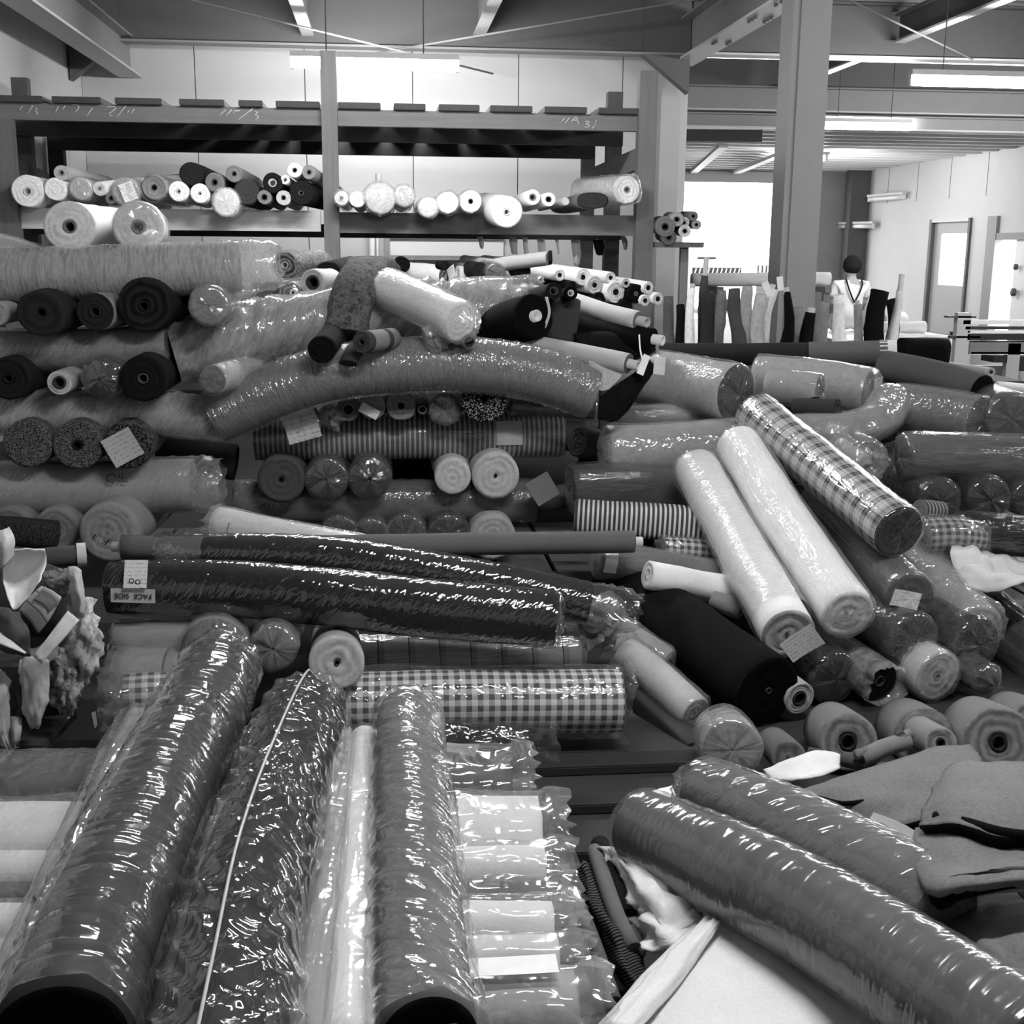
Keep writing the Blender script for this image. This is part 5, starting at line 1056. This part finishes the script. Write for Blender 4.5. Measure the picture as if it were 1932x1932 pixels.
# ------------------------------------------------------------------ foreground heap
zF = .58
def zr_(label, pts, d, g, z=zF, **kw):
    P = [Z(a, b, (c if c is not None else z)) for a, b, c in pts]; r = d/2*mpp(P[len(P)//2]); return roll(label, P, r, g, **kw)
zr_('big dark grey roll in tightly wrinkled film, foreground left', [(418, 1262, .56), (330, 1440, .57), (235, 1640, .58), (150, 1850, .57), (112, 1975, .57)], 205, 66, wrap=W('ring', amp=.013, off=.006, bs=.62, fr=30, haze=.07, base=0.065, rough=.10, c0='round', c1='open', q=2.2, bst=0.68), endm=edge(22, 160, .4), N=40)
f3 = zr_('dark glossy roll in seamed film, foreground centre left', [(585, 1345, .55), (520, 1500, .56), (465, 1690, .57), (425, 1935, .57), (395, 2140, .57)], 195, 36, wrap=W('herring', amp=.016, off=.010, bs=.55, fr=13, haze=.05, base=0.065, rough=.08, c0='round', c1='none', q=2.2, bst=0.68), N=40)
_P = [Z(585, 1345, .55), Z(520, 1500, .56), Z(465, 1690, .57), Z(425, 1935, .57), Z(395, 2140, .57)]; _r = 195/2*mpp(Z(465, 1690, .57))+.021
tube('film_seam', [Z(612, 1318, .60)]+[q_+Vector((-.004*i, 0, _r)) for i, q_ in enumerate(_P)], .0028, plain('seam_film', 170, .3), f3, 6, .05)
hr('pale film-sleeved thin roll at the far left of the foreground rolls', [Z(262, 1365, .50), Z(165, 1600, .51), Z(60, 1850, .52), Z(10, 1990, .52)], 100, 150, wrap=W('long', fr=14, amp=.010, off=.008, haze=.14, base=0.060, c0='open', c1='none', q=1.6))
hr('slim pale tube in film between dark glossy roll and white roll', [Z(648, 1402, .50), Z(628, 1600, .52), Z(602, 1800, .53), Z(580, 2000, .53)], 78, 165, wrap=W('long', fr=8, amp=.007, haze=.2, c0='open', c1='none'))
hr('soft white cloth roll left of the grey film roll', [Z(688, 1392, .50), Z(680, 1560, .51), Z(668, 1750, .52), Z(655, 2000, .53)], 92, 235, mat=fab(238), wrap=W('long', fr=7, amp=.008, off=.003, haze=.10, base=.07, c0='open', c1='none', bst=0.51), taper=(.8, 1, 1, 1))
hr('mid-grey roll in crinkled film with printed slip at the bottom edge', [Z(768, 1352, .56), Z(778, 1520, .57), Z(792, 1720, .57), Z(806, 1905, .565), Z(812, 1965, .565)], 160, 110, wrap=W('diag', amp=.010, off=.006, fr=13, haze=.14, base=0.060, c0='round', c1='open', q=2.0, bst=0.59), endm=edge(32), N=36)
p = Z(793, 1955, .575); o = card(p+Vector((-.003, -.05, .02)), Vector((1, 0, .05)), Vector((0, .35, .93)), Vector((0, -.93, .35)), 138*mpp(p), 70*mpp(p), 225, None, 'paper_slip', bend=.05, marks=True)
tag(o, 'perforated white paper slip on the bottom edge roll', 'paper')
for i in range(8):
    c = p+Vector((-.003, -.0555, .02))+Vector((-.46+i*.13, 0, .05*(-.46+i*.13)))*138*mpp(p)+Vector((0, .35, .93))*26*mpp(p)
    V = [c+Vector((math.cos(a)*.0028, -.001, math.sin(a)*.0028)) for a in np.linspace(0, 2*math.pi, 8, endpoint=False)]; mesh('punched_hole', V, [tuple(range(8))], plain('stamp_ink', 50, .8), o)
# crosswise packs under them
def pk(label, y0, y1, x1, g, zt=.455, x0=-260, h=.15, haze=.16, nm='film_pack', mat=None, sl=0, wr=None, **kw):
    ym = (y0+y1)/2; z = zt-h/2; c0 = Z(x0, ym+sl, z+.03); c1 = Z(x1, ym-sl, z+.03); c0.z = c1.z = z
    ya = Z(x1, y0, zt).y; yb = Z(x1, y1, zt).y; dep = max(.05, (ya-yb)/2*1.02)
    return roll(label, [c0, (c0+c1)/2, c1], h/2, g, mat=mat, sq=2.9, ax=dep/(h/2), az=1.0, wrap=wr or W('crumple', amp=.009, off=.004, haze=haze, base=0.070, c0='none', c1='flare', ext=.05, sq=2.9, fr=9, q=1.3, bst=0.51), name=nm, cat='pack', lump=.04, **kw)
pk('dark film-wrapped pack, farthest crosswise one under the foreground rolls', 1432, 1516, 962, 62, sl=6)
pk('white film-wrapped pack lying crosswise, second from the back', 1520, 1618, 1018, 225, sl=8)
pk('white glossy film pack lying crosswise, third from the back', 1622, 1678, 1026, 228, zt=.44, sl=6)
pk('thin dark film pack between the white crosswise packs', 1678, 1722, 1035, 95, zt=.42, h=.12)
pk('white film pack with bright folds, fifth from the back', 1722, 1790, 1042, 230, zt=.44, sl=4)
pk('white pack under a paper band, sixth from the back', 1792, 1850, 1052, 222, zt=.42, sl=4)
pk('nearest pale grey film pack at the bottom edge', 1852, 1960, 1085, 170, zt=.41, sl=8, haze=.25)
V0 = Z(868, 1420, .45); o = card(V0, Vector((.85, -.5, .1)), Vector((.3, .8, .4)), Vector((0, -.4, .9)), 70*mpp(V0), 46*mpp(V0), 150, None, 'paper_slip', marks=True); tag(o, 'grey printed paper slip beside the mid-grey film roll top', 'paper')
V0 = Z(965, 1822, .435); o = card(V0, Vector((1, 0, 0)), Vector((0, 1, .1)), Vector((0, -.1, 1)), 175*mpp(V0), 52*mpp(V0), 235, None, 'paper_sheet', bend=.01, marks=False); tag(o, 'white paper sheet with torn corner on the sixth pack', 'paper')
cloth('black cloth corner sticking up between the film rolls', [[Y(535, 1352, 2.92), Y(570, 1362, 2.9), Y(612, 1352, 2.9)], [Y(540, 1305, 2.96), Y(570, 1300, 2.94), Y(612, 1306, 2.94)], [Y(550, 1282, 3.0), Y(575, 1274, 2.98), Y(600, 1280, 2.98)]], 18, thick=.012, name='cloth_corner')
pallet('lower wooden pallet under the foreground packs', -1.0, .27, 1.35, 2.75, 0, .13)
pallet('upper wooden pallet under the foreground packs', -1.0, .26, 1.35, 2.72, .131, .13)

# sample heap at the left edge
SY = 3.5; SG = 'cloth swatches heaped at the left edge'
def sw(label, rows, g, dy=0.0, mat=None, noise=.012, nf=7, thick=.014, name='cloth_swatch', cat='swatch', bulge=.05):
    G = []; n = len(rows)
    for i, r in enumerate(rows): G.append([Y(p[0], p[1], SY+dy-bulge*math.sin(math.pi*(i+.5)/n)*math.sin(math.pi*(j+.5)/len(r))) for j, p in enumerate(r)])
    return cloth(label, G, g, mat=mat or fab(g, None, vary=.7, grain=38), noise=noise*.5, nf=nf, thick=thick, name=name, cat=cat, group=SG, sub=6)
fl = fab(225, 'lace', dark=150)
sw('woolly pale swatch bulging on the right side of the heap', [[(128, 1140), (150, 1124), (172, 1132), (184, 1150)], [(126, 1190), (150, 1185), (175, 1185), (190, 1195)], [(118, 1245), (142, 1240), (168, 1240), (187, 1250)], [(128, 1310), (142, 1305), (155, 1300), (170, 1290)]], 215, .04, fl, .035, 11, .05, bulge=.12)
sw('mottled dark swatch hanging to a frayed point', [[(88, 1225), (112, 1222), (140, 1228), (160, 1235)], [(88, 1270), (115, 1272), (140, 1272), (158, 1275)], [(92, 1320), (115, 1322), (135, 1318), (150, 1310)], [(112, 1338), (122, 1346), (130, 1352), (136, 1336)]], 120, -.02, fab(190, 'lace', dark=60), .025, 10, .03)
sw('pale felted swatch with rounded tip, middle of heap', [[(36, 1245), (52, 1238), (74, 1238), (93, 1246)], [(37, 1290), (52, 1292), (74, 1292), (92, 1296)], [(42, 1340), (54, 1346), (74, 1346), (86, 1340)], [(56, 1368), (62, 1376), (70, 1377), (76, 1366)]], 205, -.08, None, .012, 8, .03)
sw('light swatch hanging longest at the left edge', [[(-40, 1262), (-12, 1262), (8, 1268), (20, 1285)], [(-40, 1320), (-14, 1322), (6, 1322), (20, 1325)], [(-30, 1375), (-8, 1380), (8, 1378), (18, 1372)], [(8, 1410), (14, 1418), (20, 1424), (26, 1414)]], 210, -.1, None, .012, 8, .03)
sw('small leaf-tipped swatch between the two long pale ones', [[(18, 1352), (30, 1352), (41, 1356)], [(18, 1385), (28, 1390), (39, 1388)], [(20, 1410), (24, 1416), (29, 1410)]], 190, -.09, None, .006, 6, .02)
sw('grey swatch showing in the notch between the pale tips', [[(10, 1290), (28, 1288), (44, 1290)], [(10, 1330), (28, 1332), (42, 1334)], [(14, 1370), (28, 1375), (38, 1368)]], 100, -.03)
sw('striped shirting swatch folded flat on the heap', [[(34, 1152), (56, 1172), (72, 1196)], [(54, 1128), (78, 1148), (94, 1168)], [(76, 1106), (96, 1114), (116, 1128)]], 110, -.12, fab(135, 'stripe', .045, .88, 195), .004, 4, .012, bulge=.02)
sw('second striped piece tucked under the shirting fold', [[(62, 1132), (80, 1142), (92, 1156)], [(82, 1108), (100, 1120), (112, 1134)]], 105, -.135, fab(112, 'stripe', .05, .9, 165), .003, 4, .012, bulge=.01)
sw('dark leaf-shaped swatch near the left edge', [[(-12, 1145), (14, 1146), (34, 1156)], [(-12, 1185), (20, 1188), (54, 1192)], [(-8, 1225), (24, 1235), (58, 1238)]], 78, -.14, fab(105, None, vary=.7, grain=30), .01, 5, .015, bulge=.06)
sw('crumpled mottled cloth at the top of the heap', [[(78, 1078), (108, 1072), (130, 1074), (152, 1080)], [(80, 1105), (108, 1106), (132, 1106), (156, 1108)], [(98, 1128), (116, 1130), (136, 1128), (158, 1150)]], 120, .02, fab(165, 'lace', dark=70), .03, 9, .03)
sw('pale limp swatch hanging beside the woolly one', [[(126, 1070), (140, 1068), (154, 1075)], [(132, 1112), (146, 1112), (158, 1120)], [(140, 1158), (150, 1160), (160, 1162)]], 205, -.03, None, .008, 6, .012)
sw('grey felt layer under the diagonal strip', [[(-20, 1232), (30, 1232), (70, 1230), (110, 1205)], [(-20, 1262), (30, 1262), (70, 1262), (112, 1240)]], 150, -.03, None, .015, 7, .05)
roll('deep grey cloth mass at the bottom of the heap', [Y(-90, 1225, SY+.22), Y(20, 1225, SY+.22), Y(130, 1210, SY+.25)], .17, 70, mat=fab(75, None, vary=.7, grain=38), lump=.14, name='cloth_mass', cat='cloth', group=SG)
roll('dark cloth bulk filling the top of the heap', [Y(-60, 1130, SY+.16), Y(50, 1130, SY+.16), Y(120, 1140, SY+.2)], .11, 60, mat=fab(70, None, vary=.7, grain=38), lump=.14, name='cloth_mass', cat='cloth', group=SG)
cloth('pale flat strip lying diagonally across the swatch heap', [[Y(128, 1152, SY-.16), Y(150, 1170, SY-.16)], [Y(98, 1192, SY-.2), Y(116, 1210, SY-.2)], [Y(62, 1238, SY-.22), Y(78, 1252, SY-.22)]], 185, mat=fab(215), thick=.012, noise=.003, name='cloth_strip', cat='cloth strip')
cloth('white paper cone opened like a bowl in the heap', [[Y(6, 1037, SY-.1), Y(30, 1036, SY-.1), Y(56, 1036, SY-.1), Y(85, 1037, SY-.08)], [Y(6, 1066, SY-.05), Y(28, 1078, SY-.03), Y(54, 1072, SY-.03), Y(86, 1056, SY-.06)], [Y(8, 1098, SY-.06), Y(24, 1115, SY-.05), Y(50, 1102, SY-.05), Y(80, 1080, SY-.08)], [Y(18, 1130, SY-.1), Y(28, 1150, SY-.12), Y(52, 1126, SY-.12), Y(74, 1096, SY-.12)]], 240, mat=fab(245), thick=.003, noise=.002, name='paper_cone', cat='paper')
cloth('pale paper petal curling at the left edge of heap', [[Y(-20, 1002, SY-.14), Y(4, 1000, SY-.16), Y(17, 994, SY-.15)], [Y(-20, 1030, SY-.16), Y(8, 1028, SY-.2), Y(29, 1020, SY-.15)], [Y(-20, 1075, SY-.15), Y(4, 1072, SY-.18), Y(24, 1055, SY-.14)]], 215, mat=fab(215), thick=.003, noise=.002, name='paper_petal', cat='paper')
hr('dark grey tube lying across behind the swatch heap', [Y(60, 1056, 3.9), Y(110, 1050, 3.9), Y(162, 1046, 3.92)], 38, 95, endm=edge(160), tags=(('side', .93, 60, .03, .14, 200, False),))
roll('white angular scrap poking out at the left edge', [Y(-10, 1200, SY-.2), Y(48, 1232, SY-.22)], .028, 225, taper=(1, .15), az=.4, name='cloth_scrap', cat='cloth')
hb = thing('timber_trolley', 'dark timber trolley under the swatch heap', 'trolley', Vector((-1.35, 3.6, 0)))
obox('side_rail', Z(130, 1335, .12), Z(40, 1432, .12), .05, .07, wood(70, 1), hb); obox('side_rail', Z(-60, 1300, .12), Z(-160, 1400, .12), .05, .07, wood(70, 1), hb)
obox('deck', Z(30, 1318, .17), Z(-60, 1416, .17), .42, .025, wood(60, 1), hb)
for px, py in ((118, 1345), (52, 1425), (-70, 1310), (-150, 1395)):
    c = Z(px, py, .05); tube('wheel', [c+Vector((-.015, 0, 0)), c+Vector((.015, 0, 0))], .05, plain('rubber', 35, .8), hb, 14, 1)
o = cloth('white scrap of thread lying on the floor', [[Z(172, 1345, .004), Z(180, 1342, .006)], [Z(178, 1375, .004), Z(184, 1368, .006)]], 200, thick=.003, noise=.001, name='floor_scrap', cat='scrap')

# ------------------------------------------------------------------ right foreground
zr_('large smooth grey roll in glossy film, nearest at lower right', [(1205, 1558, .31), (1350, 1632, .32), (1520, 1718, .33), (1720, 1842, .33), (1960, 2000, .33)], 190, 100, wrap=W('ring', fr=20, amp=.004, off=.004, haze=.07, base=0.050, rough=.20, c0='round', c1='none', q=2.0, wk='ring', bs=.8, bst=0.37), N=40, taper=(.84, 1, 1, 1.02, 1.05))
zr_('grey roll in glossy film behind the nearest one', [(1325, 1490, .30), (1450, 1548, .31), (1600, 1622, .32), (1790, 1722, .33)], 160, 112, wrap=W('diag', amp=.008, off=.005, fr=16, haze=.08, base=0.050, rough=.16, c0='gather', ext=.07, c1='open', q=1.8, bst=0.37), N=36, taper=(.85, 1, 1, .95))
ws = fab(232)
cloth('big white sheet in the lower right foreground', [[Z(1120, 1945, .20), Z(1225, 1830, .22), Z(1335, 1722, .24), Z(1420, 1705, .24)], [Z(1210, 1990, .21), Z(1300, 1870, .24), Z(1390, 1770, .25), Z(1500, 1755, .22)], [Z(1350, 2050, .22), Z(1450, 1930, .24), Z(1540, 1850, .23), Z(1620, 1830, .20)], [Z(1500, 2100, .20), Z(1600, 2000, .20), Z(1690, 1930, .20), Z(1780, 1920, .18)]], 232, mat=ws, noise=.008, nf=3, thick=.02, sub=9, name='white_sheet', cat='sheet')
cloth('folded white edge flap over the big white sheet', [[Z(1130, 1935, .235), Z(1235, 1825, .25), Z(1330, 1725, .265)], [Z(1165, 1940, .25), Z(1265, 1835, .265), Z(1350, 1735, .275)], [Z(1190, 1960, .235), Z(1290, 1850, .25), Z(1362, 1738, .265)]], 225, mat=ws, noise=.004, thick=.006, name='white_sheet', cat='sheet')
cloth('crumpled white cloth under the nearest grey roll', [[Z(1140, 1598, .24), Z(1165, 1600, .27), Z(1210, 1630, .25)], [Z(1165, 1660, .22), Z(1205, 1670, .27), Z(1270, 1690, .24)], [Z(1195, 1730, .20), Z(1240, 1735, .25), Z(1320, 1715, .24)], [Z(1205, 1800, .18), Z(1260, 1790, .21), Z(1345, 1735, .22)]], 225, mat=ws, noise=.025, nf=6, thick=.01, name='crumpled_cloth')
kn = fab(95, 'stripe', .010, .5, 22)
cloth('dark ribbed knit cloth folded beside the white sheet', [[Z(1072, 1640, .16), Z(1095, 1630, .22), Z(1122, 1622, .19)], [Z(1100, 1715, .15), Z(1130, 1700, .23), Z(1168, 1690, .19)], [Z(1130, 1800, .14), Z(1165, 1780, .22), Z(1200, 1775, .18)], [Z(1165, 1885, .13), Z(1200, 1860, .19), Z(1222, 1850, .16)]], 90, mat=kn, noise=.010, nf=5, thick=.02, name='knit_cloth')
roll('pale-edged dark knit fold along the white cloth', [Z(1122, 1605, .22), Z(1140, 1660, .235), Z(1165, 1730, .22), Z(1195, 1790, .2)], .018, 110, mat=fab(120), name='knit_fold', cat='cloth')
roll('black knit fold right of the pale edge', [Z(1132, 1592, .215), Z(1158, 1660, .22), Z(1185, 1730, .205)], .022, 30, name='knit_fold', cat='cloth')
roll('grey-edged knit fold along the film packs', [Z(1080, 1680, .20), Z(1115, 1760, .21), Z(1160, 1890, .19)], .014, 95, mat=fab(105), name='knit_fold', cat='cloth')
roll('dark cloth lying beneath the knit folds', [Z(1060, 1690, .09), Z(1110, 1800, .09), Z(1160, 1930, .09)], .085, 35, name='dark_cloth', cat='cloth', sq=2.6, az=.9)
# grey wool with black cut edges
wl = fab(128, None, vary=.7, grain=120)
def wool(lab, grid, **kw): return cloth(lab, grid, 112, mat=wl, edgeg=14, noise=.006, nf=5, thick=.03, name='wool_cloth', cat='wool cloth', group='heap of grey wool cloth', **kw)
wool('grey wool cloth layer spreading left under the heap', [[Z(1500, 1490, .30), Z(1600, 1462, .33), Z(1720, 1420, .34), Z(1830, 1400, .33)], [Z(1555, 1520, .30), Z(1640, 1500, .345), Z(1740, 1470, .35), Z(1850, 1430, .35)], [Z(1590, 1555, .28), Z(1680, 1560, .31), Z(1760, 1540, .32), Z(1860, 1480, .33)]])
wool('upper grey wool fold reaching the right edge', [[Z(1760, 1480, 0.430), Z(1810, 1440, 0.460), Z(1880, 1435, 0.470), Z(1990, 1440, 0.470)], [Z(1740, 1520, 0.440), Z(1800, 1500, 0.490), Z(1880, 1500, 0.500), Z(1990, 1510, 0.490)], [Z(1735, 1560, 0.430), Z(1800, 1555, 0.470), Z(1890, 1575, 0.480), Z(1990, 1580, 0.470)]])
wool('lower grey wool fold with long black lip', [[Z(1725, 1555, 0.400), Z(1800, 1560, 0.430), Z(1890, 1580, 0.440), Z(1990, 1590, 0.430)], [Z(1720, 1610, 0.410), Z(1800, 1610, 0.450), Z(1890, 1630, 0.460), Z(1990, 1640, 0.450)], [Z(1745, 1680, 0.400), Z(1795, 1672, 0.440), Z(1890, 1665, 0.450), Z(1990, 1660, 0.440)], [Z(1770, 1700, 0.370), Z(1800, 1690, 0.400), Z(1890, 1675, 0.410), Z(1990, 1670, 0.410)]])
wool('grey wool fold in front at the lower right corner', [[Z(1690, 1702, .25), Z(1800, 1712, .31), Z(1890, 1700, .33), Z(1990, 1690, .33)], [Z(1755, 1762, .27), Z(1830, 1768, .33), Z(1900, 1765, .35), Z(1990, 1755, .35)], [Z(1850, 1862, .26), Z(1900, 1862, .30), Z(1945, 1855, .31), Z(1990, 1845, .31)]])
tube('black_edge', [Z(1765, 1540, .452), Z(1830, 1553, .474), Z(1890, 1570, .480), Z(1990, 1582, .472)], .011, fab(8), bpy.data.objects['wool_cloth.001'], 8, .03)
tube('black_edge', [Z(1742, 1560, .405), Z(1775, 1568, .415), Z(1805, 1572, .425)], .011, fab(8), bpy.data.objects['wool_cloth.001'], 8, .03)
tube('black_edge', [Z(1722, 1612, .40), Z(1748, 1665, .39), Z(1775, 1706, .38), Z(1800, 1690, .40), Z(1870, 1672, .42), Z(1990, 1652, .42)], .012, fab(8), bpy.data.objects['wool_cloth.002'], 8, .03)
tube('black_edge', [Z(1545, 1505, .315), Z(1590, 1516, .325), Z(1630, 1512, .335)], .006, fab(8), bpy.data.objects['wool_cloth'], 8, .03)
tube('black_edge', [Z(1590, 1553, .282), Z(1640, 1557, .297), Z(1720, 1546, .315)], .010, fab(8), bpy.data.objects['wool_cloth'], 8, .03)
roll('pale lining edge between the dark wool folds', [Z(1810, 1690, .31), Z(1870, 1676, .315), Z(1990, 1668, .31)], .012, 170, name='lining_edge', cat='cloth')
cloth('white folded card lying before the wound tube ends', [[Z(1440, 1450, .30), Z(1490, 1432, .32), Z(1545, 1415, .32), Z(1586, 1422, .31)], [Z(1455, 1472, .29), Z(1505, 1470, .31), Z(1550, 1462, .31), Z(1584, 1450, .30)]], 240, mat=fab(222), thick=.006, noise=.003, name='folded_card', cat='card')
cloth('stiff white cloth edge poking out between the two grey rolls', [[Z(1228, 1492, .22), Z(1268, 1482, .22)], [Z(1240, 1510, .22), Z(1275, 1500, .22)]], 240, mat=fab(245), thick=.006, noise=.002, name='white_cloth_edge')
cloth('pale printed strip tucked between roll and wool', [[Z(1648, 1532, .36), Z(1690, 1548, .36), Z(1730, 1568, .35)], [Z(1636, 1552, .365), Z(1680, 1572, .365), Z(1722, 1592, .355)]], 150, mat=fab(160), thick=.004, noise=.001, name='paper_strip', cat='paper')
# wound tube ends beyond the wool
TYr = 3.45
for px, py, d, g, hole, y, lab in ((1600, 1400, 112, 135, .30, 3.42, 'ringed grey wound roll with black hole, left of three'), (1745, 1395, 120, 135, None, 3.5, 'broad grey wound roll without hole, middle of three'), (1775, 1402, 62, 150, .28, 3.3, 'small ringed roll in front of the broad grey one'),
                                (1884, 1402, 138, 140, .24, 3.42, 'largest ringed grey roll with black hole, right of three'), (1950, 1370, 100, 140, None, 3.55, 'grey wound roll cut by the right edge, bottom'), (1487, 1428, 66, 115, None, 3.3, 'small grey ringed roll beside the film-capped end')):
    er(lab, px, py, y, d, g, .22, (.12, 1, -.22), core=hole, coreg=40 if hole else None, endm=edge(g+10, 190, .45), mat=fab(g), group='wound grey rolls at the lower right')
er('pale film-capped roll end behind the grey film rolls', 1380, 1412, 3.3, 112, 150, .2, (.15, 1, -.2), wrap=star(haze=.25, base=0.060, c0='tuck'), endm=edge(110))
hr('thin grey tube lying over the ringed rolls', [Z(1625, 1432, .31), Z(1665, 1412, .33), Z(1712, 1398, .34)], 34, 135, core=.6, coreg=50)
hr('short dark tube end beside the white folded card', [Z(1590, 1432, .29), Z(1640, 1442, .29)], 30, 95, core=.7, coreg=30)
# dark floor boards between the heaps
for i, (y0, y1) in enumerate(((1425, 1452), (1500, 1525), (1590, 1615))):
    a, b = Z(960, y0, .03), Z(1420, y0, .03); c = Z(960, y1, .03)
    o = box('floor_board', (a.x, c.y, 0), (b.x, a.y, .03), wood(48, 0), None, .004); tag(o, ['dark board on the floor, farthest from us', 'dark board on the floor, middle one', 'dark board on the floor, nearest us'][i], 'board', 'boards on the floor between the heaps')
pallet('wooden pallet under the right foreground rolls', .62, 1.9, 1.75, 2.85, 0, .13)
roll('grey blanket padding under the white sheet', [Vector((.75, 2.35, .17)), Vector((1.2, 1.95, .17)), Vector((1.6, 1.6, .15))], .09, 120, ax=1.8, az=.55, sq=3, name='folded_blanket', cat='blanket')
